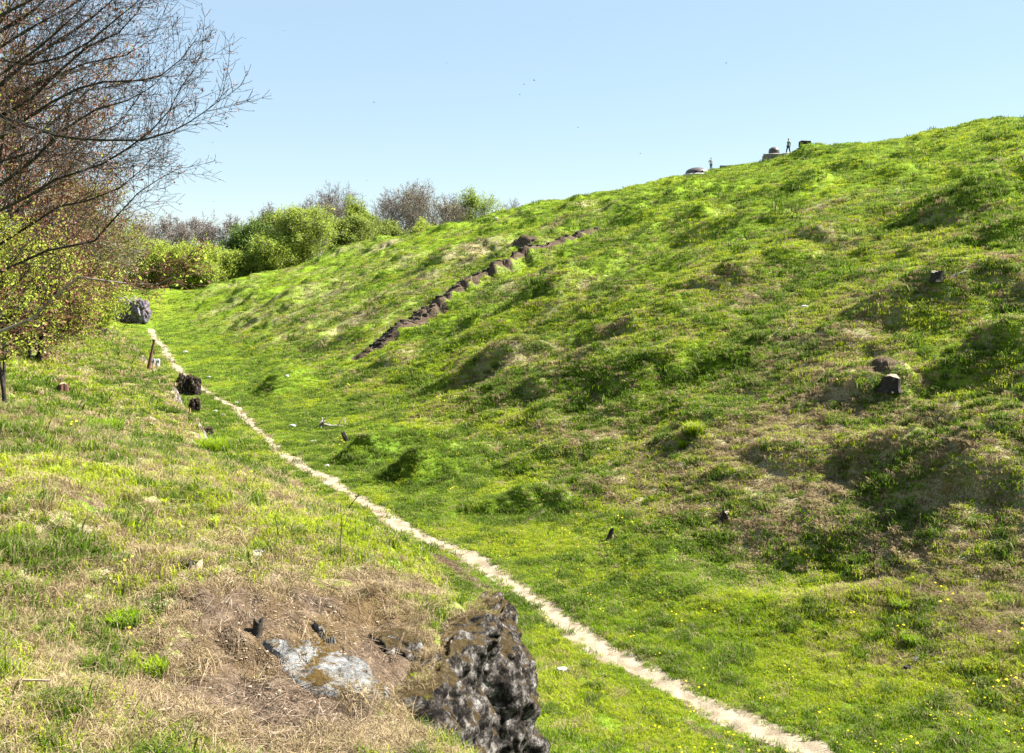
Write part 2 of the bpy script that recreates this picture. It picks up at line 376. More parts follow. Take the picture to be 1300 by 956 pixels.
M['rust'] = plain_noise_mat('rust', [(.3, (.05, .022, .016)), (.7, (.16, .075, .05))], 20)
M['dark'] = plain_noise_mat('dark_slot', [(.3, (.01, .01, .01)), (.7, (.02, .02, .02))], 3)
M['wood_cut'] = plain_noise_mat('weathered_cut_wood', [(.3, (.16, .11, .075)), (.6, (.36, .28, .20)), (.8, (.5, .42, .32))], 18)
M['petal'] = plain_noise_mat('dandelion_yellow', [(.3, (.75, .55, .01)), (.7, (.85, .68, .02))], 30)
M['skin'] = plain_noise_mat('skin', [(.3, (.42, .25, .18)), (.7, (.50, .31, .23))], 4)
M['hair'] = plain_noise_mat('brown_hair', [(.3, (.03, .02, .015)), (.7, (.06, .04, .03))], 20)
M['hair_grey'] = plain_noise_mat('grey_hair', [(.3, (.12, .115, .11)), (.7, (.2, .19, .18))], 20)
M['shirt_grey'] = plain_noise_mat('light_grey_cloth', [(.3, (.22, .24, .27)), (.7, (.32, .34, .37))], 6)
M['shirt_green'] = plain_noise_mat('grey_green_cloth', [(.3, (.11, .14, .13)), (.7, (.17, .21, .19))], 6)
M['trouser'] = plain_noise_mat('black_cloth', [(.3, (.015, .015, .02)), (.7, (.03, .03, .035))], 6)
M['trouser_blue'] = plain_noise_mat('navy_cloth', [(.3, (.03, .035, .055)), (.7, (.05, .06, .085))], 6)
M['feather'] = plain_noise_mat('dark_feathers', [(.3, (.03, .03, .033)), (.7, (.07, .07, .075))], 30)
# ---------------------------------------------------------------- zones of the ground
def zones(x, y, z, slope_t):
    s, t = st(x, y); te = edge_t(s); r = np.hypot(x, y)
    bank = sstep(.1, -.6, t-te); hill = sstep(1, 7, t)
    n5 = fbm(x, y, 5, 3, 101); n2 = fbm(x, y, 1.6, 3, 102); n14 = fbm(x, y, 14, 2, 103)
    straw = .30 + .22*n5 + .12*n2
    low = sstep(70, 22, r)*hill
    straw = straw + .08*low + .12*n14
    straw = straw - .34*sstep(6.5, 7.5, z+0*x+1.2*n14)*hill - .15*sstep(0, 8, z)*hill
    straw = np.where(t > te, straw, .44+.20*n5+.16*n2)
    floor = np.exp(-((t-.8)/3.6)**2)*(1-bank)
    straw = straw*(1-.85*floor)
    # dry patch lower right, pale clearing
    for (px, py, rad, amt) in DRY:
        c = DRYW[(px, py)]; straw = straw + .75*amt*np.exp(-(((x-c[0])**2+(y-c[1])**2)/rad**2))*(.6+.4*n2)
    dirt = np.zeros(x.shape)
    o = np.argsort(y, kind='stable'); dd = np.zeros(x.shape); xs, ys = x[o], y[o]
    for cx, cy, fx, fy, h, wd, wu, wb in SCH:
        i0, i1 = np.searchsorted(ys, (cy-3, cy+3))
        if i1 <= i0: continue
        X, Y = xs[i0:i1]-cx, ys[i0:i1]-cy; A = X*fx+Y*fy; B = X*fy-Y*fx
        dd[i0:i1] = np.maximum(dd[i0:i1], 1.25*np.exp(-(B/(wb*1.1))**2-((A+.02)/.40)**2))
    dirt[o] = dd
    c = DIRTW
    for q, rad, a in c: dirt = np.maximum(dirt, a*np.exp(-(((x-q[0])**2+(y-q[1])**2)/rad**2)))
    moss = np.zeros(x.shape)
    for q, rad, a in MOSSW: moss = np.maximum(moss, a*np.exp(-(((x-q[0])**2+(y-q[1])**2)/rad**2)))
    rock = sstep(1.1, 1.9, slope_t)*np.exp(-((t-te+.2)/.9)**2)*sstep(115, 90, s)*(.75+.5*n2)
    wallline = np.exp(-((t-te+.45)/.75)**2)*bank*sstep(120, 90, s)
    dirt = np.maximum(dirt, .80*wallline*(.75+.6*n2)*sstep(70, 45, s))
    bd, hw, bs = path_mask(x, y)
    dirt = np.maximum(dirt, .50*np.exp(-((bd-hw)/.16)**2)*(r < 140))
    left = np.exp(-((bs+.75)/.28)**2)*sstep(34, 26, r)*(t < 1); dirt = np.maximum(dirt, .52*left*(1+n2))
    fresh = np.clip(floor*(.75+.3*n5), 0, 1)
    fresh = np.maximum(fresh, sstep(6, 9, z+n14)*hill*.55)
    yel = sstep(5.5, 9.5, z+1.5*n14)*hill*np.clip(.22+.6*n5, 0, .8) + .05*floor*np.clip(n5*1.5, 0, 1)
    q = YELW; yel = yel + 1.0*np.exp(-(((x-q[0])/9)**2+((y-q[1])/11)**2))*floor
    return [np.clip(v, 0, 1.3) for v in (straw, dirt, rock, fresh, moss, yel)], bd, hw, bank, hill, floor
def gh(px, py): return hit(px, py, height)
DRY = [(1240,600,5,.15),(1060,620,3,.12),(990,600,2.5,.2),(700,640,3.0,.25),(560,510,4,.25),(930,660,3,.08),(1180,690,3,.15),(1230,350,8,.25),(120,720,2.2,.35),(60,480,6,.2),(330,450,5,.15),(640,470,5,.2),(1180,810,1.5,.3),(1080,760,1.3,.3)]
DRYW = {(a, b): hit(a, b, base) for a, b, _, _ in DRY}
DIRTW = [(hit(a, b, base), r_, v) for a, b, r_, v in ((330,800,1.1,.95),(250,830,.8,.6),(430,790,1.2,.9),(370,740,.9,.5),(500,750,1.0,.7),(300,700,.8,.3),(480,850,1.2,1.0),(350,900,1.6,.9),(240,530,1.6,.6),(220,490,1.8,.6),(115,480,1.0,.5),(100,640,.7,.55),(1120,490,.7,.9),(965,203,2.5,.4))]
MOSSW = [(hit(a, b, base), r_, v) for a, b, r_, v in ((400,800,.9,.45),(470,770,.9,.55),(560,720,.8,.5),(620,760,.6,.6),(330,850,.8,.3))]
YELW = hit(225, 405, lambda X, Y: X*0-7.9)
# ---------------------------------------------------------------- terrain mesh: rings that widen away from the viewpoint
def build_terrain():
    fa, fb = math.radians(-33), math.radians(33)
    dense = np.linspace(fa, fb, 760); w1 = np.radians(np.arange(36, 180, 4.0))
    ang = np.r_[-w1[::-1], dense, w1, ]
    r = np.r_[np.linspace(.3, 3.2, 14)[:-1], np.geomspace(3.2, 215, 1250), np.geomspace(215, 2500, 46)[1:]]
    A, R = np.meshgrid(ang, r); X, Y = R*np.sin(A), R*np.cos(A)
    Z = height(X.ravel(), Y.ravel()).reshape(X.shape)
    blend = sstep(205, 330, R); Z = Z*(1-blend)+(-4.5-.004*(R-200))*blend
    # slope for the rock mask
    e = .25; Hs = np.hypot((height((X+e*NX).ravel(), (Y+e*NY).ravel()).reshape(X.shape)-Z)/e, 0)
    zs, bd, hw, bank, hill, floor = zones(X.ravel(), Y.ravel(), Z.ravel(), np.abs(Hs).ravel())
    V = np.stack([X, Y, Z], -1).reshape(-1, 3); na = len(ang); nr = len(r)
    i = np.arange((nr-1)*na).reshape(nr-1, na); j = np.roll(i, -1, 1)
    Q = np.stack([i, j, j+na, i+na], -1).reshape(-1, 4)[:, ::-1]
    inner = np.arange(na)[None, :]
    pm = (bd < hw) & (np.hypot(V[:,0], V[:,1]) < 122)
    isp = pm[Q].mean(1) > .5
    cols1 = np.stack([zs[0], zs[1], zs[2], np.ones_like(zs[0])], -1).astype(np.float32); cols2 = np.stack([zs[3], zs[4], zs[5], np.ones_like(zs[0])], -1).astype(np.float32)
    for nm, sel, mat in (('meadow_terrain', ~isp, M['ground']), ('footpath', isp, M['path'])):
        q = Q[sel]; used = np.unique(q); remap = np.zeros(len(V), np.int64); remap[used] = np.arange(len(used))
        me = mesh_from(nm, V[used], [remap[q]] + ([inner[:, ::-1]] if nm == 'meadow_terrain' else []), [mat], smooth=True)
        for an, cc in (('zone', cols1), ('zone2', cols2)):
            at = me.attributes.new(an, 'FLOAT_COLOR', 'POINT'); at.data.foreach_set('color', cc[used].ravel())
        o = link(nm, me); tag(o, kind='structure')
build_terrain()
# ---------------------------------------------------------------- grass
def tuft_mesh(name, mat, nbl, rad, h0, h1, w, lean, seed, flat=False):
    R = np.random.RandomState(seed); V = []; Fq = []; Ft = []; hh = []; vv = []
    for k in range(nbl):
        a = R.uniform(0, 6.283); q = rad*math.sqrt(R.rand()); bx, by = q*math.cos(a), q*math.sin(a)
        h = R.uniform(h0, h1); la = R.uniform(0, 6.283); ln = lean*R.uniform(.3, 1.2)*h; fa = R.uniform(0, 3.1416); wx, wy = w*math.cos(fa)*.5, w*math.sin(fa)*.5
        lx, ly = ln*math.cos(la), ln*math.sin(la); n0 = len(V)
        V += [(bx-wx, by-wy, -.02), (bx+wx, by+wy, -.02), (bx+wx*.8+lx*.35, by+wy*.8+ly*.35, h*.6), (bx-wx*.8+lx*.35, by-wy*.8+ly*.35, h*.6), (bx+lx, by+ly, h*(1-.25*min(1, ln/h)))]
        Fq.append((n0, n0+1, n0+2, n0+3)); Ft.append((n0+3, n0+2, n0+4)); hh += [0, 0, .6, .6, 1]; vv += [R.rand()]*5
    me = mesh_from(name, V, [np.array(Fq), np.array(Ft)], [mat])
    at = me.attributes.new('h', 'FLOAT', 'POINT'); at.data.foreach_set('value', np.array(hh, np.float32))
    at = me.attributes.new('v', 'FLOAT', 'POINT'); at.data.foreach_set('value', np.array(vv, np.float32))
    return bpy.data.objects.new(name, me)
def flower_mesh(name):
    V = []; Ft = []; R = np.random.RandomState(3)
    for k in range(3):
        cx, cy, cz = R.uniform(-.2, .2), R.uniform(-.2, .2), R.uniform(.05, .11); n0 = len(V)
        V.append((cx, cy, cz+.012)); 
        for j in range(7): a = j*.8976; V.append((cx+.017*math.cos(a), cy+.017*math.sin(a), cz))
        for j in range(7): Ft.append((n0, n0+1+j, n0+1+(j+1) % 7))
    return bpy.data.objects.new(name, mesh_from(name, V, [np.array(Ft)], [M['petal']]))
def scatter(name, pts, scl, rot, srcs, idx, label, tilt=None):
    me = bpy.data.meshes.new(name); me.vertices.add(len(pts)); me.vertices.foreach_set('co', pts.astype(np.float32).ravel())
    for an, v in (('sc', scl), ('rz', rot)):
        at = me.attributes.new(an, 'FLOAT', 'POINT'); at.data.foreach_set('value', v.astype(np.float32))
    at = me.attributes.new('ix', 'INT', 'POINT'); at.data.foreach_set('value', idx.astype(np.int32))
    o = link(name, me); tag(o, label, name.replace('_', ' '), kind='stuff')
    ng = bpy.data.node_groups.new(name, 'GeometryNodeTree'); ng.interface.new_socket('Geometry', in_out='INPUT', socket_type='NodeSocketGeometry'); ng.interface.new_socket('Geometry', in_out='OUTPUT', socket_type='NodeSocketGeometry')
    nd = ng.nodes; gi = nd.new('NodeGroupInput'); go = nd.new('NodeGroupOutput'); join = nd.new('GeometryNodeJoinGeometry')
    def na(nm, t):
        a = nd.new('GeometryNodeInputNamedAttribute'); a.data_type = t; a.inputs['Name'].default_value = nm; return [s for s in a.outputs if s.enabled and s.name == 'Attribute'][0]
    sc, rz, ix = na('sc', 'FLOAT'), na('rz', 'FLOAT'), na('ix', 'INT')
    cx = nd.new('ShaderNodeCombineXYZ'); ng.links.new(rz, cx.inputs[2])
    for k, s in enumerate(srcs):
        cmp_ = nd.new('FunctionNodeCompare'); cmp_.data_type = 'INT'; cmp_.operation = 'EQUAL'
        ins = [q for q in cmp_.inputs if q.enabled and q.type == 'INT']; ng.links.new(ix, ins[0]); ins[1].default_value = k
        ob = nd.new('GeometryNodeObjectInfo'); ob.inputs['Object'].default_value = s; ob.inputs['As Instance'].default_value = True
        iop = nd.new('GeometryNodeInstanceOnPoints'); ng.links.new(gi.outputs[0], iop.inputs['Points']); ng.links.new(cmp_.outputs['Result'], iop.inputs['Selection'])
        ng.links.new(ob.outputs['Geometry'], iop.inputs['Instance']); ng.links.new(cx.outputs[0], iop.inputs['Rotation']); ng.links.new(sc, iop.inputs['Scale'])
        ng.links.new(iop.outputs[0], join.inputs[0])
    ng.links.new(join.outputs[0], go.inputs[0])
    md = o.modifiers.new('scatter', 'NODES'); md.node_group = ng
    return o
def grass():
    R = np.random.RandomState(77); n = 540000
    az = np.radians(R.uniform(-31, 31, n)); u = R.rand(n); r = np.where(R.rand(n) < .54, 3.4*np.exp(u*math.log(60/3.4)), 18*np.exp(u*math.log(175/18)))
    x, y = r*np.sin(az), r*np.cos(az); z = height(x, y); e = .3
    sl = np.abs(height(x+e*NX, y+e*NY)-z)/e
    zs, bd, hw, bank, hill, floor = zones(x, y, z, sl); straw, dirt, rock, fresh, moss, yel = zs
    n1 = fbm(x, y, .42, 3, 201); n3 = fbm(x, y, 2.4, 2, 203); k = R.rand(n)
    keep = (bd > hw*.85+.07*R.randn(n)) & (sl < 2.6) & (rock < .5) & (k > np.clip(dirt*1.3-.1, 0, .96)) & (k < .92+.0*k)
    keep &= ~((straw+.6*n1 > .62) & (k < .28)); nh = fbm(x, y, .30, 2, 207)-.35*floor; keep &= ~((nh > .42) & (R.rand(n) < .8))
    f = straw - .02*bank - .05*hill + .28*n1 + .95*(R.rand(n)-.5)
    kind = np.where((f > .56) | (dirt > .45), 2, np.where(n1+.5*n3+.5*R.randn(n)*.6 < -.5, 3, np.where((n3+.5*R.randn(n)*.5+.8*(straw-.3) > .05), 1, 0)))
    kind = np.where((fresh > .4) & (kind == 2) & (R.rand(n) < .7), 0, kind)
    far = r > 22; sc = np.where(far, np.clip((r/34)**.65, .8, 1.8), np.clip((r/10)**.35, .75, 1.3))*np.exp(.28*R.randn(n))
    sc = sc*np.where(kind == 3, 1.1, 1)*np.where(floor > .5, .8, 1)
    src = []
    for fr in (0, 1):
        for kd, mt in enumerate(('grass_a', 'grass_b', 'grass_c', 'grass_d')):
            for v in (0, 1):
                sd = fr*100+kd*10+v
                if fr == 0: src.append(tuft_mesh('tuft', M[mt], 30 if kd != 2 else 24, .08, .022, (.075, .07, .085, .11)[kd], .007 if kd != 2 else .005, .9 if kd != 2 else 1.8, sd))
                else: src.append(tuft_mesh('tuft', M[mt], 22, .15, .03, (.085, .085, .085, .13)[kd], .016, 1.0 if kd != 2 else 2.0, sd))
    idx = np.where(far, 8, 0)+kind*2+(R.rand(n) < .5)
    P = np.stack([x, y, z], -1)
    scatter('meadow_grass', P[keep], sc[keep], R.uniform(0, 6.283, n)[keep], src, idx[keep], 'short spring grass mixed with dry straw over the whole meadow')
    fk = keep & (R.rand(n) < np.clip(yel*.9, 0, .55)*np.where(r > 60, .5, .55) + .0015) & (kind != 2)
    scatter('dandelions', P[fk], (sc[fk]*np.where(r[fk] > 60, .75, .9)), R.uniform(0, 6, fk.sum()), [flower_mesh('dandelion_patch')], np.zeros(fk.sum()), 'tiny yellow dandelions dotted through the grass')
    # dead stalks lying in the sward
    m = ((keep & (straw > .42) & (R.rand(n) < .10)) | ((dirt > .35) & (bd > hw) & (R.rand(n) < .13) & (sl < 1.6))) & (r < 70)
    V = []; Fq = []
    st_ = R.uniform(.06, .42, m.sum())*np.clip(r[m]/12, .5, 1); aa = R.uniform(0, 6.283, m.sum())
    a = P[m].copy(); b = a + np.stack([st_*np.cos(aa), st_*np.sin(aa), 0*st_], -1); b[:,2] = height(b[:,0], b[:,1])+R.uniform(.03, .16, m.sum()); a[:,2] += R.uniform(.01, .06, m.sum())
    rr = np.clip(r[m]/25, .6, 1.6)*.0045
    V, Q = prisms(a, b, rr, rr*.6, 3)
    o = link('dead_stalks', mesh_from('dead_stalks', V, Q, [M['grass_stalk']])); tag(o, 'bleached dead stalks and sticks lying all over the grass', 'dead stalks', kind='stuff')
M['grass_stalk'] = plain_noise_mat('bleached_stalks', [(.35, (.06, .042, .028)), (.52, (.17, .12, .08)), (.7, (.42, .36, .27))], 9)
def prisms(a, b, ra, rb, k=4):
    a = np.asarray(a, float); b = np.asarray(b, float); n = len(a); d = b-a; d = d/(np.linalg.norm(d, axis=1, keepdims=True)+1e-9)
    up = np.where(np.abs(d[:, 2:3]) > .9, np.array([[1., 0, 0]]), np.array([[0, 0, 1.]])); u = np.cross(d, up); u /= np.linalg.norm(u, axis=1, keepdims=True)+1e-9; v = np.cross(d, u)
    V = np.zeros((n, 2*k, 3))
    for j in range(k):
        c, s_ = math.cos(2*math.pi*j/k), math.sin(2*math.pi*j/k)
        V[:, j] = a+(u*c+v*s_)*np.asarray(ra)[:, None]; V[:, k+j] = b+(u*c+v*s_)*np.asarray(rb)[:, None]
    base_i = (np.arange(n)*2*k)[:, None]
    Q = np.concatenate([base_i+np.array([[j, (j+1) % k, k+(j+1) % k, k+j]]) for j in range(k)], 0)
    return V.reshape(-1, 3), Q
grass()
# ---------------------------------------------------------------- trees
class Wood:
    def __init__(s): s.seg = []; s.tips = []; s.R = random.Random(1)
    def add(s, a, b, ra, rb): s.seg.append((a, b, ra, rb))
def rnd(R): return Vector((R.gauss(0, 1), R.gauss(0, 1), R.gauss(0, 1)))
def grow(W, p, d, L, r, lvl, q):
    R = W.R; n = max(3, int(L/q['step'][lvl])); st_ = L/n; rt = max(q['rmin'], r*q.get('taper', .3)); kids = q['kids'][lvl]; acc = R.random(); az = R.random()*6.28
    for i in range(n):
        f = (i+1)/n; d = (d + rnd(R)*q['wander'][lvl] + Vector((0, 0, q['trop'][lvl]))).normalized(); b = p+d*st_
        r0 = r+(rt-r)*(i/n); r1 = r+(rt-r)*f; W.add(p, b, r0, r1)
        if f > q['bare'][lvl] and kids:
            acc += kids/(n*(1-q['bare'][lvl])); 
            while acc > 1:
                acc -= 1; az += 2.4; u = d.orthogonal().normalized(); v = d.cross(u); ang = q['ang'][lvl]*R.uniform(.75, 1.25)
                cd = d*math.cos(ang)+(u*math.cos(az)+v*math.sin(az))*math.sin(ang)
                cl = L*q['ratio'][lvl]*(1-q.get('tip', .55)*f)*R.uniform(.75, 1.25)
                grow(W, b, cd, cl, max(q['rmin'], r1*q['rr'][lvl]), lvl+1, q)
        if lvl == len(q['kids'])-1: W.tips.append((b, d))
        p = b
    if lvl != len(q['kids'])-1: W.tips.append((p, d))
def wood_mesh(name, segs, mat, k):
    a = np.array([tuple(s[0]) for s in segs]); b = np.array([tuple(s[1]) for s in segs]); ra = np.array([s[2] for s in segs]); rb = np.array([s[3] for s in segs])
    V, Q = prisms(a, b+(b-a)*.04, ra, rb, k); return mesh_from(name, V, Q, [mat], smooth=True)
def leaves(tips, per, size, spread, R, keep=1.0):
    T = np.array([tuple(t[0]) for t in tips]); T = T[R.rand(len(T)) < keep]; C = np.repeat(T, per, 0); n = len(C)
    if n == 0: return np.zeros((0, 3)), np.zeros((0, 4), int)
    C = C+R.randn(n, 3)*spread; u = R.randn(n, 3); u /= np.linalg.norm(u, axis=1, keepdims=True); w = R.randn(n, 3); v = np.cross(u, w); v /= np.linalg.norm(v, axis=1, keepdims=True)
    sz = (size*np.exp(.3*R.randn(n)))[:, None]; a = u*sz; b = v*sz*.55
    V = np.stack([C-a, C+b-.1*a, C+a, C-b-.1*a], 1).reshape(-1, 3); Q = np.arange(4*n).reshape(n, 4); return V, Q
def finish_tree(name, label, cat, base_p, W, split, mats, leafsets, group, seed):
    """mats = (limb bark, twig); leafsets = list of (material, per, size, spread, keep)"""
    R = np.random.RandomState(seed); bp = Vector(base_p); t = empty(name, bp); tag(t, label, cat, group)
    seg = [(s[0]-bp, s[1]-bp, s[2], s[3]) for s in W.seg]; big = [s for s in seg if s[2] > split]; sm = [s for s in seg if s[2] <= split]
    if big: link('trunk', wood_mesh('trunk', big, mats[0], 7), t)
    crown = [(mats[1], *prisms(np.array([tuple(s[0]) for s in sm]), np.array([tuple(s[1]) for s in sm]), np.array([s[2] for s in sm]), np.array([s[3] for s in sm]), 3))]
    tips = [(a-bp, d) for a, d in W.tips]
    for mt, per, size, spread, keep in leafsets:
        V, Q = leaves(tips, per, size, spread, R, keep)
        if len(V): crown.append((mt, V, Q))
    Vs = []; Qs = []; mi = []; off = 0
    for k, (mt, V, Q) in enumerate(crown): Vs.append(V); Qs.append(Q+off); mi.append(np.full(len(Q), k)); off += len(V)
    link('crown', mesh_from('crown', np.concatenate(Vs), [np.concatenate(Qs)], [c[0] for c in crown], np.concatenate(mi)), t)
    return t
def pt(px, py, depth):
    r = ray(px, py); k = depth/r[1]; return Vector((r[0]*k, depth, r[2]*k))
def foot(px, depth):
    x = (px-650)/F/CP*depth*1.0; return Vector((x, depth, float(height(np.array([x]), np.array([depth]))[0])))
BEECH = dict(step=[.35, .30, .20, .12], kids=[11, 9, 7, 0], ratio=[.5, .5, .5, 0], rr=[.5, .55, .6, 0], ang=[.75, .8, .75, 0], wander=[.06, .08, .10, .12], trop=[.02, .035, .05, .06], bare=[.15, .15, .1, 0], rmin=.004, taper=.25, tip=.5)
# the near beech: long limbs reach into the picture from a trunk standing left of it
def near_beech():
    W = Wood(); W.R = random.Random(21); b = foot(-175, 17.5); b.z -= .15; top = b+Vector((-.5, .8, 12.5))
    tr = [b.lerp(top, k/12)+Vector((math.sin(k*.9)*.12, math.cos(k*.7)*.1, 0)) for k in range(13)]
    for k in range(12): W.add(tr[k], tr[k+1], .26*(1-k/15), .26*(1-(k+1)/15))
    W.add(b-Vector((0, 0, .3)), tr[0], .42, .3)
    limbs = [([(0,147),(35,160),(70,172),(100,176),(130,178),(180,178),(215,168),(240,155),(262,140),(278,128),(285,112)], 14.8, .022),
      ([(0,267),(35,250),(70,228),(100,218),(130,208),(160,190),(190,168),(215,140),(230,110),(245,90),(258,65)], 16, .02),
      ([(0,175),(35,150),(65,130),(100,112),(130,104),(180,102),(205,95),(230,75),(250,48)], 15.5, .022),
      ([(0,108),(30,82),(60,60),(90,42),(120,20),(160,-15)], 18, .032),
      ([(0,148),(40,125),(70,95),(110,60),(150,42),(175,15),(188,-10)], 17, .026),
      ([(0,235),(40,205),(80,165),(120,140),(160,128),(190,112),(215,90)], 17.5, .026),
      ([(0,345),(60,318),(90,312),(120,306),(150,272),(175,245),(205,225),(232,212)], 17, .02),
      ([(0,76),(40,82),(80,72),(115,52),(150,22),(190,-10)], 16, .02),
      ([(0,40),(40,15),(80,-20)], 18, .032), ([(0,-20),(50,-60),(110,-110),(150,-170)], 18, .06),
      ([(0,20),(60,-10),(120,-60)], 15, .02), ([(0,95),(50,60),(95,20),(130,-20)], 15.5, .018), ([(0,60),(40,35),(90,8),(140,-30)], 17.5, .02), ([(0,128),(60,100),(110,80),(160,70),(200,45)], 18.2, .02), ([(0,205),(50,190),(90,200),(130,215),(165,212),(200,200)], 18.5, .02),
      ([(0,310),(40,285),(75,262),(110,255),(150,240),(180,215),(210,180)], 18.5, .02)]
    for pts, dep, r in limbs:
        P = [pt(a, c, dep-.006*a+.25*math.sin(a*.03+dep)) for a, c in pts]
        d0 = (P[1]-P[0]).normalized(); zt = P[0].z-.5*(P[0]-tr[5]).length*.4; k = min(11.9, max(1.2, (zt-b.z)/(top.z-b.z)*12)); root = tr[int(k)].lerp(tr[int(k)+1], k-int(k))
        prev = root; m1 = root.lerp(P[0], .5)+Vector((0, 0, -.1)); 
        for q, ra, rb in ((m1, r*1.9, r*1.5), (P[0], r*1.5, r)): W.add(prev, q, ra, rb); prev = q
        L = [0]; 
        for i in range(1, len(P)): L.append(L[-1]+(P[i]-P[i-1]).length)
        for i in range(1, len(P)):
            f0, f1 = L[i-1]/L[-1], L[i]/L[-1]; ra, rb = r*(1-f0)**.8+.004, r*(1-f1)**.8+.004; W.add(P[i-1], P[i], ra, rb)
            d = (P[i]-P[i-1]).normalized(); seglen = (P[i]-P[i-1]).length; nk = max(2, int(seglen/.10))
            for j in range(nk):
                p = P[i-1].lerp(P[i], (j+W.R.random())/nk); side = W.R.uniform(0, 6.28); u = d.orthogonal().normalized(); v = d.cross(u); ang = W.R.uniform(.5, .95)
                cd = d*math.cos(ang)+(u*math.cos(side)+v*math.sin(side))*math.sin(ang)+Vector((.1, 0, .18))
                cl = W.R.uniform(.5, 1.55)*(1-.6*f0); grow(W, p, cd.normalized(), cl, max(.004, rb*.4), 2, {**BEECH, 'kids': [0, 0, 9, 0], 'ratio': [0, 0, .5, 0], 'rmin': .0028, 'step': [.3, .3, .15, .1]})
    # crown above the picture
    for k in range(5, 13):
        for j in range(2):
            a = k*2.4+j*3.1; grow(W, tr[min(k, 12)], Vector((math.cos(a), math.sin(a), .6)).normalized(), W.R.uniform(2, 3.5), .05, 1, {**BEECH, 'kids': [0, 7, 5, 0]})
    return finish_tree('beech_tree', 'nearest bare beech reaching in from the left edge with long dark limbs against the sky', 'tree', b, W, .014, (M['bark'], M['bark']), [(M['bud'], 1, .013, .02, .55)], 'trees along the left bank', 3)
near_beech()
def auto_tree(name, label, px, depth, H, Rr, seed, mats, leafsets, q, r0, group, nst=1, low=.2, lean=(0, 0), split=.03, cat='tree', bz=None):
    W = Wood(); W.R = random.Random(seed); b = foot(px, depth)
    if bz is not None: b.z = bz
    for s_ in range(nst):
        o = Vector((W.R.uniform(-.3, .3), W.R.uniform(-.3, .3), 0))*(nst > 1); d = Vector((lean[0]+o.x*.8, lean[1]+o.y*.8, 1)).normalized(); p = b+o-Vector((0, 0, .15)); n = 12; pr = r0; hh = H*(.82 if s_ == 0 else W.R.uniform(.55, .8))
        W.add(p-Vector((0, 0, .3)), p+Vector((0, 0, .3)), r0*1.5, r0*1.02)
        for i in range(n):
            d = (d+rnd(W.R)*.05+Vector((0, 0, .05))).normalized(); e = p+d*hh/n; r1 = r0*(1-.8*(i+1)/n); W.add(p, e, pr, r1); f = (i+1)/n
            if f > low:
                for j in range(q.get('whorl', 2)):
                    az = W.R.random()*6.28; el = W.R.uniform(.15, .7)+.5*f; L = Rr*(math.sin(math.pi*min(1, (f-low)/(1-low)*.8+.17)))**q.get('full', 1)*W.R.uniform(.75, 1.2)
                    grow(W, e, Vector((math.cos(az)*math.cos(el), math.sin(az)*math.cos(el), math.sin(el))), max(L, .3), max(q['rmin'], r1*.5), 1, q)
            p, pr = e, r1
        grow(W, p, d, H*.18, pr, 1, q)
    return finish_tree(name, label, cat, b, W, split, mats, leafsets, group, seed)
Q1 = {**BEECH, 'step': [.5, .45, .35, .2], 'kids': [0, 9, 7, 0], 'rmin': .007, 'whorl': 4, 'ratio': [.5, .5, .55, 0]}
auto_tree('beech_tree', 'bare rusty budded beech on the left bank just behind the nearest one', -55, 30, 13, 6.4, 31, (M['bark'], M['twig_grey']), [(M['bud'], 4, .04, .12, .8), (M['lime'], 2, .05, .1, .06), (M['olive'], 1, .04, .1, .3)], Q1, .22, 'trees along the left bank', low=.12)
auto_tree('beech_tree', 'brown twigged tree with a dull red haze of buds behind the lime shrub', 45, 44, 12.3, 5.0, 32, (M['bark'], M['twig']), [(M['bud'], 4, .05, .15, .8), (M['olive'], 2, .06, .2, .3)], {**Q1, 'rmin': .009}, .2, 'trees along the left bank', low=.1)
auto_tree('beech_tree', 'smaller olive tinged bare tree on the left bank above the mauve rocks', 98, 62, 10, 4.3, 33, (M['bark'], M['twig_grey']), [(M['olive'], 3, .07, .2, .5), (M['bud'], 3, .06, .2, .5)], {**Q1, 'rmin': .011}, .16, 'trees along the left bank', low=.1)
auto_tree('beech_tree', 'farthest bare tree of the left bank, thin pale twigs beside the sky', 128, 84, 10, 4.2, 34, (M['bark'], M['twig_grey']), [(M['bud'], 1, .07, .2, .35), (M['olive'], 1, .08, .3, .4)], {**Q1, 'rmin': .013}, .14, 'trees along the left bank', low=.1)
QS = {**BEECH, 'step': [.3, .25, .18, .1], 'kids': [0, 7, 5, 0], 'rmin': .004, 'whorl': 3, 'wander': [.1, .15, .18, .2], 'trop': [0, .02, .02, .02]}
auto_tree('hawthorn_shrub', 'lime leaved shrub with twin dark stems standing at the left edge', 14, 19, 4.5, 1.7, 41, (M['bark'], M['bark']), [(M['lime'], 6, .026, .06, .20), (M['bud'], 2, .03, .06, .12)], QS, .045, 'leafing shrubs on the left bank', nst=2, low=.38, split=.012, cat='shrub')
auto_tree('hawthorn_shrub', 'broad lime green shrub beyond the twin stemmed one, under the rusty trees', 40, 31, 4.4, 1.9, 42, (M['bark'], M['twig']), [(M['lime'], 6, .032, .10, .11), (M['lime2'], 2, .034, .12, .1), (M['bud'], 2, .04, .1, .3)], {**QS, 'rmin': .006}, .05, 'leafing shrubs on the left bank', nst=3, low=.1, split=.015, cat='shrub')
auto_tree('hawthorn_shrub', 'yellow green shrub hanging over the mauve rocks', 108, 62, 4.4, 2.1, 43, (M['bark'], M['twig']), [(M['lime'], 6, .065, .2, .35), (M['lime2'], 2, .07, .2, .3)], {**QS, 'rmin': .01, 'step': [.5, .5, .35, .25]}, .06, 'leafing shrubs on the left bank', nst=3, low=.05, split=.02, cat='shrub')
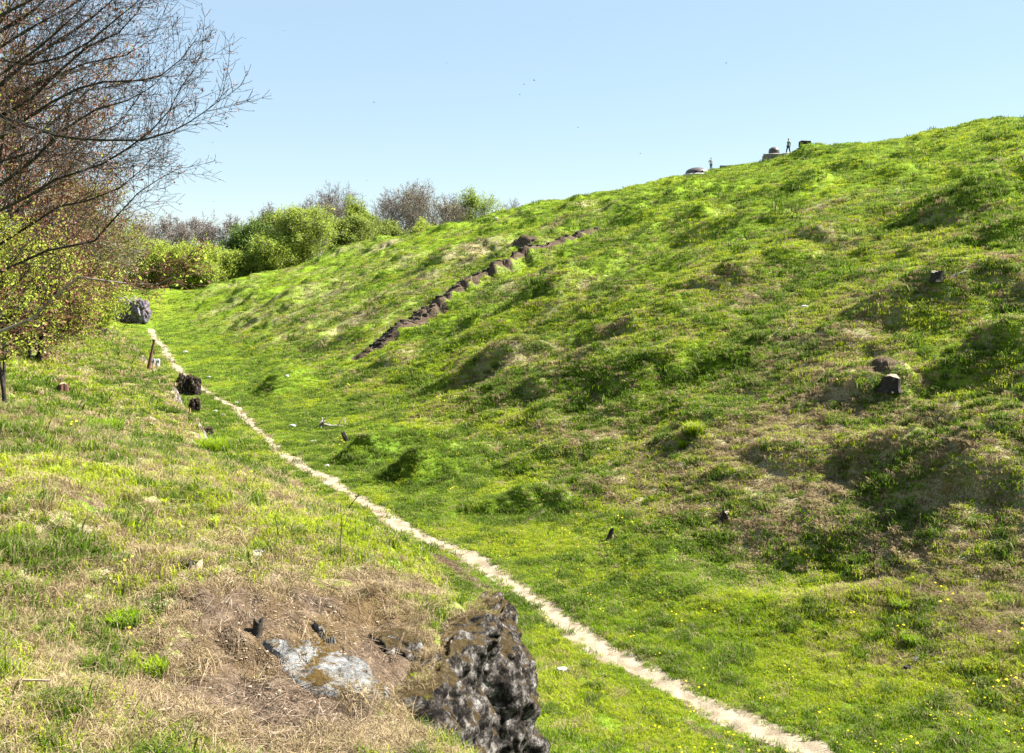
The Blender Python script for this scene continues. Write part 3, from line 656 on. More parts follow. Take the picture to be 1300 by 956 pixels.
auto_tree('hawthorn_shrub', 'small pale lime shrub on the bank left of the dark stump', 78, 47, 3.2, 1.7, 44, (M['bark'], M['twig']), [(M['lime'], 6, .045, .16, .2), (M['bud'], 2, .05, .2, .3)], {**QS, 'rmin': .008, 'step': [.4, .4, .3, .2]}, .05, 'leafing shrubs on the left bank', nst=3, low=.05, split=.018, cat='shrub')
# low pale branch that sweeps along to the reddish spray
def low_branch():
    W = Wood(); W.R = random.Random(8); b = foot(-45, 15.5); P = [b, pt(-30, 470, 15.4), pt(0, 421, 15.2), pt(40, 405, 15.2), pt(75, 372, 15.2), pt(100, 352, 15.2), pt(135, 357, 15), pt(170, 361, 15), pt(200, 361, 14.9), pt(222, 350, 14.8), pt(240, 340, 14.8)]
    for i in range(1, len(P)):
        r = .024*(1-i/len(P))+.005; W.add(P[i-1], P[i], r*1.1, r); d = (P[i]-P[i-1]).normalized()
        if i > 2:
            for j in range(7 if i < 7 else 9):
                p = P[i-1].lerp(P[i], W.R.random()); u = d.orthogonal().normalized(); v = d.cross(u); a = W.R.random()*6.28; cd = d*.75+(u*math.cos(a)+v*math.sin(a))*.6+Vector((.1, 0, .15))
                grow(W, p, cd.normalized(), W.R.uniform(.25, .6), .005, 2, {**BEECH, 'kids': [0, 0, 4, 0]})
    for k in range(5):
        a = k*1.3; grow(W, P[1], Vector((math.cos(a)*.5, math.sin(a)*.5, 1)).normalized(), W.R.uniform(1.2, 2.2), .02, 1, {**BEECH, 'kids': [0, 8, 5, 0]})
    finish_tree('hazel_shrub', 'leaning shrub with one long pale low branch ending in a reddish spray of twigs', 'shrub', b, W, .008, (M['bark_grey'], M['rust']), [(M['bud'], 1, .022, .03, .5), (M['lime'], 1, .03, .05, .15)], 'leafing shrubs on the left bank', 9)
low_branch()
# far trees at the end of the ditch and behind the flank of the hill: px, top row, width px, depth, kind, label
QF = {**BEECH, 'full': .55, 'step': [1, .9, .7, .5], 'kids': [0, 8, 6, 0], 'rmin': .026, 'whorl': 3, 'wander': [.08, .12, .15, .15], 'trop': [0, .05, .06, .05], 'ratio': [.5, .55, .55, 0]}
G = 'trees beyond the end of the ditch'
FAR = [(165,300,70,168,'lime2','light green bush farthest left beyond the ditch end'),
 (195,322,62,160,'lime','low lime bush behind the mauve rock'),
 (250,326,62,158,'lime','low yellow green bush beside the reddish branch tip'),
 (290,334,50,162,'lime2','small spring green bush at the foot of the dark green tree'),
 (225,296,60,185,'bare','grey bare tree left of the dark green trees'),
 (180,290,60,190,'bare','grey bare tree behind the light green bush farthest left'),
 (205,290,70,196,'bare','wide pale bare tree standing behind the low lime bush'),
 (245,286,70,200,'bare','tall pale bare tree behind the yellow green bush'),
 (335,268,60,196,'bare','grey bare crown showing above the dark green tree'),
 (380,262,60,205,'bare','grey bare crown showing above the broad bright green tree'),
 (440,266,70,212,'bare','pale bare crown just right of the tallest bare tree'),
 (486,258,66,214,'bare','pale bare crown behind the narrow pointed green tree'),
 (528,260,60,212,'bare','pale bare crown between the two mauve trees'),
 (580,264,60,214,'bare','faint bare crown left of the thin yellow green tree'),
 (268,296,50,188,'bare','thin grey bare tree between the low bushes'),
 (300,282,50,186,'bare','tall grey bare tree close left of the dark green tree'),
 (322,282,56,172,'deep','dark green leafed tree at the end of the ditch'),
 (352,270,62,176,'mixed','tall green and olive tree rising right of the dark green one'),
 (385,273,80,168,'lime2','broad bright green tree at the edge of the hill'),
 (352,312,56,164,'lime2','rounded green bush in front of the tall olive tree'),
 (413,243,70,205,'bare','tallest bare tree behind the broad bright green one'),
 (432,262,50,200,'purple','mauve twigged tree beside the tallest bare tree'),
 (456,284,50,180,'olive','dull green bush showing over the hill shoulder'),
 (472,252,34,200,'lime2','narrow pale green tree with a pointed top'),
 (508,243,66,205,'purple','mauve brown bare tree with a rounded top'),
 (536,250,56,198,'purple','second mauve tree, paler, right of the rounded one'),
 (490,290,40,185,'olive','low olive bush just above the grassy crest'),
 (566,262,46,200,'purple','low mauve tree right of the paler one'),
 (590,268,40,205,'bare','faint grey tree touching the slope'),
 (612,252,56,205,'thin','thin yellow green tree half sunk behind the slope'),
 (645,264,44,215,'bare','last grey twigs showing above the slope on the right'),
 (545,285,34,185,'lime','small bright lime bush at the crest')]
KIND = {'lime': ((M['bark'], M['twig_grey']), [(M['lime'], 6, .12, .36, .30), (M['lime2'], 3, .12, .4, .2)]),
 'lime2': ((M['bark'], M['twig_grey']), [(M['lime2'], 6, .12, .36, .28), (M['lime'], 6, .12, .34, .18)]),
 'deep': ((M['bark'], M['twig']), [(M['deep'], 7, .14, .45, .4), (M['lime2'], 5, .13, .4, .2)]),
 'mixed': ((M['bark'], M['twig_grey']), [(M['olive'], 5, .12, .4, .3), (M['deep'], 3, .13, .45, .15), (M['lime2'], 4, .13, .4, .15)]),
 'olive': ((M['bark'], M['twig_grey']), [(M['olive'], 5, .14, .4, .5), (M['lime2'], 5, .14, .4, .4)]),
 'purple': ((M['bark_grey'], M['twig_grey']), [(M['purple'], 2, .08, .35, .6), (M['olive'], 1, .09, .4, .3)]),
 'thin': ((M['bark_grey'], M['twig_grey']), [(M['lime2'], 2, .14, .4, .8)]),
 'bare': ((M['bark_grey'], M['twig_grey']), [(M['purple'], 1, .08, .35, .5)])}
for k, (px, top, w, dep, kd, lb) in enumerate(FAR):
    top -= 9 if (px > 400 or kd in ('bare', 'purple')) else 0
    b = foot(px, dep); ztop = pt(px, top, dep).z
    if px > 400: b.z = min(b.z, -4.2)
    H = ztop-b.z; Rr = max(1.5, w/2/F*dep)
    bushy = kd in ('lime', 'lime2', 'olive', 'deep', 'mixed')
    auto_tree('bush' if H < 5 else ('leafy_tree' if bushy or kd == 'thin' else 'bare_tree'), lb, px, dep, H*(.95 if bushy else 1.0), Rr*(1.45 if px > 400 else 1.1), 100+k, *KIND[kd], {**QF, 'whorl': 4 if bushy else 3}, max(.07, H*.013), G, nst=3 if H < 7 else (2 if bushy else 1), low=.05 if bushy else .25, split=.06, cat='bush' if H < 5 else 'tree', bz=b.z)
# ---------------------------------------------------------------- rocks
from mathutils import noise as mn
import bmesh
def facet(p):
    ds, ps = mn.voronoi(p); r = mn.noise_vector(ps[0]*7.7+Vector((.37, .11, .73))); q = p-ps[0]
    return max(-1, min(1, 1.6*r.x+1.5*(q.x*r.y+q.y*r.z+q.z*r.x)))-.55*math.exp(-(ds[1]-ds[0])/.05)
def lump(c, size, seed, amp=.28, fine=.05, rot=0, sub=5):
    bm = bmesh.new(); bmesh.ops.create_icosphere(bm, subdivisions=sub, radius=1); V = np.array([v.co[:] for v in bm.verts]); Fc = np.array([[v.index for v in f.verts] for f in bm.faces]); bm.free()
    V = np.sign(V)*np.abs(V)**.72; o = Vector((seed*3.7, seed*1.3, seed*9.1)); d = np.zeros(len(V)); sz = sum(size)/3
    for i, v in enumerate(V):
        p = Vector(v)+o; d[i] = amp*.8*facet(p*1.2)+amp*.7*mn.fractal(p*1.1, 1, 2, 3)
        if sub > 3: d[i] += .3*amp*facet(p*3.1)+fine*.5*mn.fractal(p*7, .8, 2, 3)
    V = V*(1+d)[:, None]*np.array(size); c_, s_ = math.cos(rot), math.sin(rot)
    V = np.stack([V[:,0]*c_-V[:,1]*s_, V[:,0]*s_+V[:,1]*c_, V[:,2]], -1)+np.array(c); return V, Fc
def rocks(name, lumps, mat, label, cat='rock', group=None, sub=5):
    c0 = np.mean([l[0] for l in lumps], 0); Vs = []; Fs = []; off = 0
    for k, l in enumerate(lumps):
        V, Fc = lump(np.array(l[0])-c0, l[1], l[2], *(l[3:] if len(l) > 3 else ()), sub=sub); Vs.append(V); Fs.append(Fc+off); off += len(V)
    o = link(name, mesh_from(name, np.concatenate(Vs), [np.concatenate(Fs)], [mat], smooth=False), loc=c0); return tag(o, label, cat, group)
def stp(s, t, z): x, y = xy(s, t); return (x, y, z)
LA = math.atan2(DY, DX)
def cliff():
    C = np.array([(-7.4,-7.5),(-6.6,-7.05),(-5.8,-6.5),(-5.2,-5.9),(-4.8,-5.4),(-4.3,-5.15),(-3.9,-5.1),(-3.5,-5.25)])
    t = np.linspace(0, len(C)-1, 300); c = np.stack([np.interp(t, np.arange(len(C)), C[:, k]) for k in (0, 1)], 1)
    for _ in range(60): c[1:-1] = (c[:-2]+2*c[1:-1]+c[2:])/4
    tg = np.gradient(c, axis=0); tg /= np.linalg.norm(tg, axis=1, keepdims=True); nr = np.stack([tg[:, 1]*-1, tg[:, 0]], 1)
    nr = np.where(((nr@np.array([-.5, .85])) < 0)[:, None], -nr, nr)
    prof = np.array([(-1.0,-.95),(-.7,-.55),(-.42,-.28),(-.12,-.16),(.12,-.22),(.27,-.45),(.33,-1.0),(.38,-1.8),(.5,-2.6),(.75,-3.4)])
    v = np.linspace(0, len(prof)-1, 170); pr = np.stack([np.interp(v, np.arange(len(prof)), prof[:, k]) for k in (0, 1)], 1)
    ins = c-nr*.75; xi, yi = xy(ins[:, 0], ins[:, 1]); zt = height(xi, yi); 
    for _ in range(20): zt[1:-1] = (zt[:-2]+2*zt[1:-1]+zt[2:])/4
    m, n = len(c), len(v); V = np.zeros((m, n, 3)); 
    endf = np.minimum(1, np.minimum(np.arange(m), m-1-np.arange(m))/25.)
    for i in range(m):
        S = c[i, 0]+nr[i, 0]*pr[:, 0]; T = c[i, 1]+nr[i, 1]*pr[:, 0]; V[i, :, 0], V[i, :, 1] = xy(S, T); V[i, :, 2] = zt[i]+pr[:, 1]-(1-endf[i])*.9
    wn = np.array([nr[:, 0]*DX+nr[:, 1]*NX, nr[:, 0]*DY+nr[:, 1]*NY]).T
    for i in range(m):
        for j in range(n):
            p = Vector(V[i, j]); wp = p+mn.noise_vector(p*2.1)*.12; d1 = mn.voronoi(wp*2.0)[0]; d2 = mn.voronoi(wp*5.5)[0]
            d = .24*mn.fractal(p*1.2, 1, 2, 3)+.17*min(.5, d1[1]-d1[0])+.07*min(.4, d2[1]-d2[0])+.05*abs(mn.fractal(p*6, 1, 2, 4))-.09
            d -= .34*math.exp(-((p.z+5.35)/.20)**2)*math.exp(-((i-120)/11.)**2)
            w_ = min(1, j/30.); V[i, j, 0] += wn[i, 0]*d*w_; V[i, j, 1] += wn[i, 1]*d*w_; V[i, j, 2] += d*(.7 if j < 75 else .1)*w_
    c0 = V.reshape(-1, 3).mean(0); V -= c0; q = np.arange(m*n).reshape(m, n); Q = np.stack([q[:-1, :-1], q[1:, :-1], q[1:, 1:], q[:-1, 1:]], -1).reshape(-1, 4)
    # close it behind, inside the bank
    W_ = V[:, -1].copy(); W_[:, :2] -= wn*1.6; W2 = V[:, 0].copy(); W2[:, 2] -= .6; off = m*n; VV = np.concatenate([V.reshape(-1, 3), W_, W2]); a0 = np.arange(m-1)
    Qb = np.concatenate([np.stack([q[:-1, -1], q[1:, -1], off+a0+1, off+a0], -1), np.stack([off+a0, off+a0+1, off+m+a0+1, off+m+a0], -1), np.stack([off+m+a0, off+m+a0+1, q[1:, 0], q[:-1, 0]], -1)])
    R = np.random.RandomState(5); ii = R.randint(0, m, 2600); jj = R.randint(4, 74, 2600); P = V[ii, jj]+c0; du = V[np.minimum(ii+1, m-1), jj]-V[np.maximum(ii-1, 0), jj]; dv_ = V[ii, jj+1]-V[ii, jj-1]; nz = np.abs(np.cross(du, dv_)); nz = nz[:, 2]/(np.linalg.norm(nz, axis=1)+1e-9)
    ok = (nz > .55) & (vnoise(P[:, 0]*2.2, P[:, 1]*2.2, 9)+.25*R.randn(len(P)) > -.15*0+.02) & (R.rand(len(P)) < 1.25-jj/75); P = P[ok]; nn = len(P); P[:, 2] -= .01
    scatter('turf_on_rock', P, R.uniform(.6, 1.25, nn), R.uniform(0, 6, nn), [tuft_mesh('tuft', M['grass_c'], 24, .08, .02, .08, .005, 1.8, 801), tuft_mesh('tuft', M['grass_b'], 24, .07, .02, .06, .006, 1.0, 802), tuft_mesh('tuft', M['grass_c'], 30, .10, .02, .06, .005, 2.4, 803)], np.where(R.rand(nn) < .6, 0, np.where(R.rand(nn) < .45, 1, 2)), 'thin dry turf growing over the top of the dark outcrop')
    o = link('rock_outcrop', mesh_from('rock_outcrop', VV, [np.concatenate([Q, Qb])], [M['rock']], smooth=True), loc=c0)
    tag(o, 'big black and white lichened rock outcrop where the bank breaks off above the path', 'rock')
cliff()
def bedrock(name, px, py, rx, ry, rot, seed, mat, label):
    """a slab of bedrock that shows through the soil: follows the ground, rises a hand's width, dips under at its rim"""
    h = gh(px, py); n = 70; g = np.linspace(-1.25, 1.25, n); U, W_ = np.meshgrid(g, g); ca, sa = math.cos(rot), math.sin(rot); X = h[0]+U*rx*ca-W_*ry*sa; Y = h[1]+U*rx*sa+W_*ry*ca
    q = np.hypot(U, W_); an = np.arctan2(W_, U); lim = 1+.30*vnoise(np.cos(an)*1.9+seed, np.sin(an)*1.9, seed)+.14*vnoise(np.cos(an)*5+seed, np.sin(an)*5, seed+1)
    e = sstep(1.0, .72, q/lim); Z = height(X.ravel(), Y.ravel()).reshape(X.shape)-.12+.185*e
    for i in range(n):
        for j in range(n): p = Vector((X[i, j], Y[i, j], seed)); Z[i, j] += e[i, j]*(.022*facet(p*2.2)+.012*facet(p*6)+.015*mn.fractal(p*9, .9, 2, 4))
    V = np.stack([X-h[0], Y-h[1], Z-h[2]], -1).reshape(-1, 3); k = np.arange(n*n).reshape(n, n); Q = np.stack([k[:-1, :-1], k[:-1, 1:], k[1:, 1:], k[1:, :-1]], -1).reshape(-1, 4)
    rim = np.concatenate([k[0, :], k[1:, -1], k[-1, -2::-1], k[-2:0:-1, 0]]); low = V[rim].copy(); low[:, 2] -= .3; m = len(rim); a0 = np.arange(m); off = n*n; VV = np.concatenate([V, low, [[0, 0, -.6]]])
    Q = np.concatenate([Q, np.stack([rim, off+a0, off+(a0+1) % m, rim[(a0+1) % m]], -1)]); T = np.stack([off+a0, np.full(m, off+m), off+(a0+1) % m], -1)
    tag(link(name, mesh_from(name, VV, [Q, T], [mat], smooth=False), loc=h), label, 'rock')
bedrock('limestone_slab', 425, 856, .80, .40, -.45, 3, M['rock_pale'], 'pale grey limestone slab bare in the brown dirt left of the dark outcrop')
bedrock('limestone_slab', 412, 806, .22, .07, -.7, 5, M['rock_pale'], 'narrow pale rock sliver just above the big limestone slab')
bedrock('limestone_slab', 505, 815, .34, .2, .2, 7, M['rock'], 'mossy mottled rock patch in the soil just left of the dark outcrop')
h = gh(318, 705); rocks('stone', [((h[0], h[1], h[2]), (.16,.09,.05), 16, .25)], M['white_stone'], 'flat pale stone in the grass above the brown dirt', 'stone', sub=3)
h = gh(236, 508); x0 = h
def wallrock(px, py, w, hh, seed, mat, label, name='wall_remnant', up=0, dx=0, n=3):
    h = gh(px, py+hh/2); sc = h[1]/F; L = []
    for k in range(n):
        L.append(((h[0]+(k-(n-1)/2)*w*sc/n, h[1]+.12*math.sin(k*2.1), h[2]+hh*sc*.42+.1*math.sin(k*3)), (w*sc/n*.75, w*sc/n*.8, hh*sc*.55), seed+k, .3))
    return rocks(name, L, mat, label, 'rock', sub=4)
wallrock(240, 489, 26, 26, 30, M['rock_dark'], 'dark jagged lump of old wall standing at the ditch edge beside the path')
wallrock(247, 515, 11, 20, 35, M['rock_dark'], 'small broken wall piece below the dark jagged lump', n=2)
wallrock(262, 547, 12, 9, 40, M['rock_dark'], 'dark little rock poking from the bank edge above the bright grass clump', name='rock', n=2)
wallrock(197, 461, 8, 12, 45, M['rock_pale'], 'pale broken masonry beside the leaning rusty stake', n=2)
wallrock(164, 393, 44, 32, 50, M['rock_mauve'], 'large mauve grey rock at the far end of the ditch floor', name='rock_outcrop')
wallrock(134, 390, 30, 22, 55, M['rock_mauve'], 'mauve grey rock half hidden by the yellow green shrub', name='rock_outcrop')
wallrock(157, 364, 18, 12, 60, M['rock_dark'], 'dark boulder above the large mauve rock', name='rock', n=2)
ST = [(415,593,8,'white stone on the grass right of the path, the nearest to the dead branch'),(398,562,8,'flat pale stone between the path and the dead branch'),(372,542,9,'white stone left of the dead branch'),(265,480,6,'white stone in the green hollow beside the far mound'),(235,448,6,'far white stone above the winding path'),(282,528,6,'white stone close to the path bend, right one of a pair'),(273,523,6,'white stone close to the path bend, left one of a pair'),(304,556,5,'small stone on the left verge of the path'),(240,562,9,'pale stone lying on the bank above the bright grass clump'),(1021,391,9,'single pale stone on the sunlit hillside'),(1165,839,11,'white stone low on the right in rough grass'),(1194,843,9,'second white stone low on the right'),(713,853,15,'white stone in the grass between outcrop and path'),(364,478,5,'small white stone on the lower slope'),(300,512,5,'tiny stone by the far path'),(1240,733,7,'small pale stone in dry grass at the right edge'),(630,278,5,'tiny pale stone high on the grassy shoulder')]
for k, (px, py, w, lb) in enumerate(ST):
    h = gh(px, py); r = w/2*h[1]/F; rocks('stone', [((h[0], h[1], h[2]+r*.25), (r, r*.8, r*.55), 80+k, .25)], M['white_stone'], lb, 'stone', 'pale stones in the grass', sub=3)
# rubble in the scar
RB = random.Random(4)
V_, F_ = [], []; off = 0
for k in range(220):
    i = RB.randrange(0, len(SCAR_W)-1); p = SCAR_W[i]*(1-(u := RB.random()))+SCAR_W[i+1]*u; x, y = p[0]-SX*RB.uniform(-.3, 1.6)*.8, p[1]-SY*RB.uniform(-.3, 1.6)*.8
    z = float(height(np.array([x]), np.array([y]))[0]); r = RB.uniform(.06, .24); V, Fc = lump((x, y, z), (r, r*.8, r*.6), k, .3, sub=2); V_.append(V); F_.append(Fc+off); off += len(V)
tag(link('clod_rubble', mesh_from('clod_rubble', np.concatenate(V_), [np.concatenate(F_)], [M['clod']])), 'dark earth clods and broken stone filling the long scar across the slope', 'rubble', kind='stuff')
V_, F_ = [], []; off = 0
for k in range(170):
    s_ = RB.choice((RB.uniform(-3, 14), RB.uniform(12, 50), RB.gauss(22, 4))); te_ = float(edge_t(np.array([s_]))[0]); t_ = te_-RB.uniform(-.25, .55); x, y = xy(s_, t_); z = float(height(np.array([x]), np.array([y]))[0]); r = RB.uniform(.03, .15)
    V, Fc = lump((x, y, z), (r, r*.8, r*.6), k, .3, sub=2); V_.append(V); F_.append(Fc+off); off += len(V)
tag(link('edge_rubble', mesh_from('edge_rubble', np.concatenate(V_), [np.concatenate(F_)], [M['rock_dark']])), 'broken dark stones scattered along the crumbling edge of the left bank', 'rubble', kind='stuff')
# litter on the brown dirt near the outcrop
V_, F_ = [], []; off = 0
for k in range(900):
    px, py = RB.gauss(390, 110), RB.gauss(820, 60); 
    if py > 955 or py < 700: continue
    h = hit(px, py, height, 5, 25)
    if h[2] < -5.1 or px > 500: continue
    r = .005+.016*RB.random()**3; V, Fc = lump((h[0], h[1], h[2]+r*.2), (r, r*.8, r*.5), k, .3, sub=1); V_.append(V); F_.append(Fc+off); off += len(V)
tag(link('gravel', mesh_from('gravel', np.concatenate(V_), [np.concatenate(F_)], [M['wood_cut']])), 'small pale crumbs of stone strewn over the brown dirt by the outcrop', 'gravel', kind='stuff')
# ---------------------------------------------------------------- stumps and posts
def stump(px, py, w, hpx, label, seed, tilt=(0, 0), name='tree_stump', hollow=False, mats=None, cat='stump'):
    h = gh(px, py); sc = h[1]/F; r = w/2*sc; H = hpx*sc; R = random.Random(seed); n = 18; rings = 7; V = []; Q = []; mi = []
    ph = [R.random()*6.28 for _ in range(4)]
    prof = [(0, 1.25), (.12, 1.16), (.3, 1.05), (.55, 1.0), (.8, .98), (1.0, .96)]
    for (f, q) in prof:
        for j in range(n):
            a = 2*math.pi*j/n; rr = r*q*(1+.10*math.sin(3*a+ph[0])+.07*math.sin(5*a+ph[1])+.05*math.sin(9*a+ph[2])*(1.3-f)+R.uniform(-.04, .04))
            hh = -H*.4+(H*1.4)*f*(1+(.12*math.sin(2*a+ph[3])+R.uniform(-.05, .05))*(f > .9)); V.append((rr*math.cos(a)+tilt[0]*hh, rr*math.sin(a)+tilt[1]*hh, hh))
    m = len(prof)
    for k in range(m-1):
        for j in range(n): Q.append((k*n+j, k*n+(j+1) % n, (k+1)*n+(j+1) % n, (k+1)*n+j)); mi.append(0)
    o = empty(name, h); tag(o, label, cat, 'stumps and posts left in the grass')
    mb = mats or (M['bark_grey'], M['wood_cut'])
    link('bark_side', mesh_from('bark_side', V, [np.array(Q)], [mb[0]]), o)
    top = V[(m-1)*n:]; c = np.mean(top, 0); ri = [tuple(np.array(v)*.55+c*.45+np.array((0, 0, -.01-(.5*H if hollow else 0)))) for v in top]; VV = top+ri+[tuple(c+np.array((0, 0, -(.6*H if hollow else .02*H))))]
    QQ = [(j, (j+1) % n, n+(j+1) % n, n+j) for j in range(n)]; TT = [(n+j, n+(j+1) % n, 2*n) for j in range(n)]
    link('cut_face', mesh_from('cut_face', VV, [np.array(QQ), np.array(TT)], [mb[1] if not hollow else M['dark']]), o)
    return o
stump(248, 727, 17, 15, 'short hollow sawn stump in the grass above the brown dirt', 1, hollow=True, mats=(M['wood_cut'], M['dark']))
stump(326, 804, 12, 18, 'dark splintered stump in the brown dirt near the outcrop', 2, (.12, 0), mats=(M['bark'], M['bark']))
stump(80, 500, 14, 12, 'sawn stump with a reddish side on the left bank', 3, mats=(M['rust'], M['wood_cut']))
stump(128, 427, 9, 9, 'small dark stump on the far left bank below the shrubs', 4, (.4, 0), mats=(M['bark'], M['bark']))
stump(60, 455, 7, 8, 'tiny reddish stump beside the twin stemmed shrub', 6, mats=(M['rust'], M['wood_cut']))
stump(1130, 492, 22, 14, 'big sawn stump with a flat pale top on the shaded right slope', 5, (.1, 0), mats=(M['bark'], M['wood_cut']))
stump(918, 662, 9, 13, 'small pale topped stump on the lower right slope', 7, (.2, 0), mats=(M['bark'], M['wood_cut']))
stump(1190, 354, 16, 9, 'broken grey stump high on the right slope with a log beside it', 8, (.1, 0), mats=(M['bark'], M['bark_grey']))
stump(772, 686, 6, 14, 'short black leaning post stub in the grass', 9, (.35, 0), 'post_stub', mats=(M['bark'], M['bark']), cat='post')
stump(1150, 852, 9, 7, 'dark stub standing in for a dark hole beside the white stones low on the right', 10, (.2, 0), mats=(M['bark'], M['bark']))  # no real stump: dark solid added to read as a dark hole in the grass
stump(442, 562, 6, 13, 'dark stub leaning under the dead branch', 11, (-.5, 0), mats=(M['bark'], M['bark']))
def stick(name, pts, r, mat, label, cat, kids=0, seed=0, depth0=None, absolute=None):
    b = gh(*pts[0]); d = b[1]; W = Wood(); W.R = random.Random(seed); P = [Vector(b)-Vector((0, 0, .05))]+[pt(a, c, d) for a, c in pts[1:]]
    for i in range(1, len(P)):
        f = i/len(P); W.add(P[i-1], P[i], r*(1-.6*(i-1)/len(P)), r*(1-.6*f))
        for k in range(kids):
            dd = (P[i]-P[i-1]).normalized(); p = P[i-1].lerp(P[i], W.R.random()); c = (dd+rnd(W.R)*.6).normalized(); grow(W, p, c, (P[-1]-P[0]).length*W.R.uniform(.12, .3), r*.4, 0, dict(step=[.1], kids=[0], wander=[.15], trop=[0], bare=[0], rmin=r*.2))
    bp = Vector(b); seg = [(s[0]-bp, s[1]-bp, s[2], s[3]) for s in W.seg]
    return tag(link(name, wood_mesh(name, seg, mat, 6), loc=bp), label, cat)
stick('dry_stalk', [(706,742),(709,728),(712,716),(716,703)], .009, M['bark'], 'thin dark curved stalk standing alone right of the path', 'stalk', 1, 1)
stick('dry_stalk', [(1112,712),(1110,695),(1109,680),(1108,672)], .012, M['bark'], 'thin upright stick on the lower right slope', 'stalk', 1, 2)
stick('dry_stalk', [(432,720),(432,690),(434,665),(432,640)], .006, M['twig'], 'thin tall stalk on the bank edge above the outcrop', 'stalk', 2, 3)
stick('dry_stalk', [(354,690),(352,670),(349,655)], .006, M['twig'], 'short thin stalk in the middle of the left bank', 'stalk', 2, 4)
stick('sapling_twig', [(438,652),(446,640),(456,628)], .012, M['twig'], 'small dark twig leaning over the path', 'twig', 3, 5)
stick('fallen_log', [(1205,352),(1215,349),(1226,345)], .10, M['bark_grey'], 'grey log lying beside the broken stump high on the right slope', 'log')
stick('fallen_log', [(182,533),(190,531),(197,534)], .07, M['wood_cut'], 'short weathered piece of wood lying on the left bank', 'log')
stick('dead_branch', [(402,545),(408,538),(420,541),(436,541),(456,545)], .085, M['bark_grey'], 'dead grey branch lying across the green floor right of the path', 'branch', 6, 6)
stick('dead_branch', [(655,668),(670,660),(690,648)], .018, M['wood_cut'], 'bleached dead branch on the rough foot of the slope', 'branch', 3, 8)
stick('dead_branch', [(2,866),(25,863),(62,864)], .012, M['wood_cut'], 'pale dead stick lying at the bottom left in the grass', 'branch')
stick('rusty_stake', [(188,470),(192,450),(196,432)], .085, M['rust'], 'leaning rusty iron stake at the edge of the ditch', 'stake')
stick('iron_post', [(196,452),(195,440),(194,430)], .05, M['dark'], 'thin black iron post behind the leaning rusty stake', 'post')
stick('dry_stalk', [(154,420),(160,412),(167,407)], .03, M['bark'], 'slanting dark stick below the large mauve rock', 'stalk')
# bright grass clumps and weeds that stand out
def clump(px, py, w, hpx, mat, label, n, seed):
    h = gh(px, py); sc = h[1]/F; o = tuft_mesh('grass_clump', mat, n, w/2*sc, hpx*.4*sc, hpx*sc, .014*max(1, h[1]/14), .6, seed); COL.objects.link(o); o.location = h; tag(o, label, 'grass clump', 'grass clumps standing out of the sward')
clump(268, 573, 40, 20, M['grass_a'], 'thick bright green grass clump on the bank edge', 1500, 1)
clump(128, 545, 55, 16, M['grass_a'], 'dark green grass patch near the middle of the left bank', 1200, 2)
clump(880, 552, 22, 22, M['grass_a'], 'deep green weed clump in a hollow of the right slope', 500, 3)
clump(868, 568, 14, 12, M['grass_a'], 'smaller green weed clump below the deep green one', 260, 4)
clump(155, 790, 46, 18, M['grass_a'], 'green grass tuft in the dirt low on the left', 700, 5)
clump(190, 855, 44, 26, M['grass_a'], 'tall green weed tuft at the bottom left', 500, 6)
clump(1143, 770, 24, 12, M['grass_a'], 'fresh green clump in rough grass on the right', 420, 7)
clump(1160, 815, 30, 14, M['grass_a'], 'fresh green clump just above the white stones', 420, 8)
# ---------------------------------------------------------------- fort remains and people on the crest
def crest(px, py):
    """ground point on the skyline under this column, a little before the crest"""
    k = np.geomspace(60, 170, 2500); r = ray(px, py); X, Y = r[0]*k, r[1]*k; X = (px-650)/F/CP*Y; Z = height(X, Y); p, q = project(X, Y, Z); i = int(np.argmin(q)); return np.array([X[i], Y[i], Z[i]]), q[i]
def lathe(prof, n=40, cap=True):
    V = []; Q = []
    for r, z in prof:
        for j in range(n): a = 2*math.pi*j/n; V.append((r*math.cos(a), r*math.sin(a), z))
    for k in range(len(prof)-1):
        for j in range(n): Q.append((k*n+j, k*n+(j+1) % n, (k+1)*n+(j+1) % n, (k+1)*n+j))
    return V, Q
def turret():
    g, q = crest(883, 214); o = empty('gun_turret', (g[0], g[1]+.6, g[2]-.32)); tag(o, 'low domed brown steel gun turret on the crest beside the left person', 'turret')
    V, Q = lathe([(1.75, -.5), (1.75, .12), (1.6, .2), (1.45, .22)], 48); link('concrete_collar', mesh_from('concrete_collar', V, [np.array(Q)], [M['concrete_pale']], smooth=False), o)
    prof = [(1.45, .05), (1.47, .30)]+[(1.47*math.cos(a), .30+.72*math.sin(a)) for a in np.linspace(.08, 1.57, 14)]
    V, Q = lathe(prof, 48); link('steel_dome', mesh_from('steel_dome', V, [np.array(Q)], [M['steel']], smooth=True), o)
    for s_ in (-.4, .4):
        V, Q = prisms(np.array([[s_, -1.30, .42]]), np.array([[s_, -1.52, .40]]), np.array([.13]), np.array([.12]), 10); link('gun_port', mesh_from('gun_port', V, Q, [M['dark']]), o)
turret()
def bx(bm_, x0, x1, y0, y1, z0, z1, bev=.03):
    pass
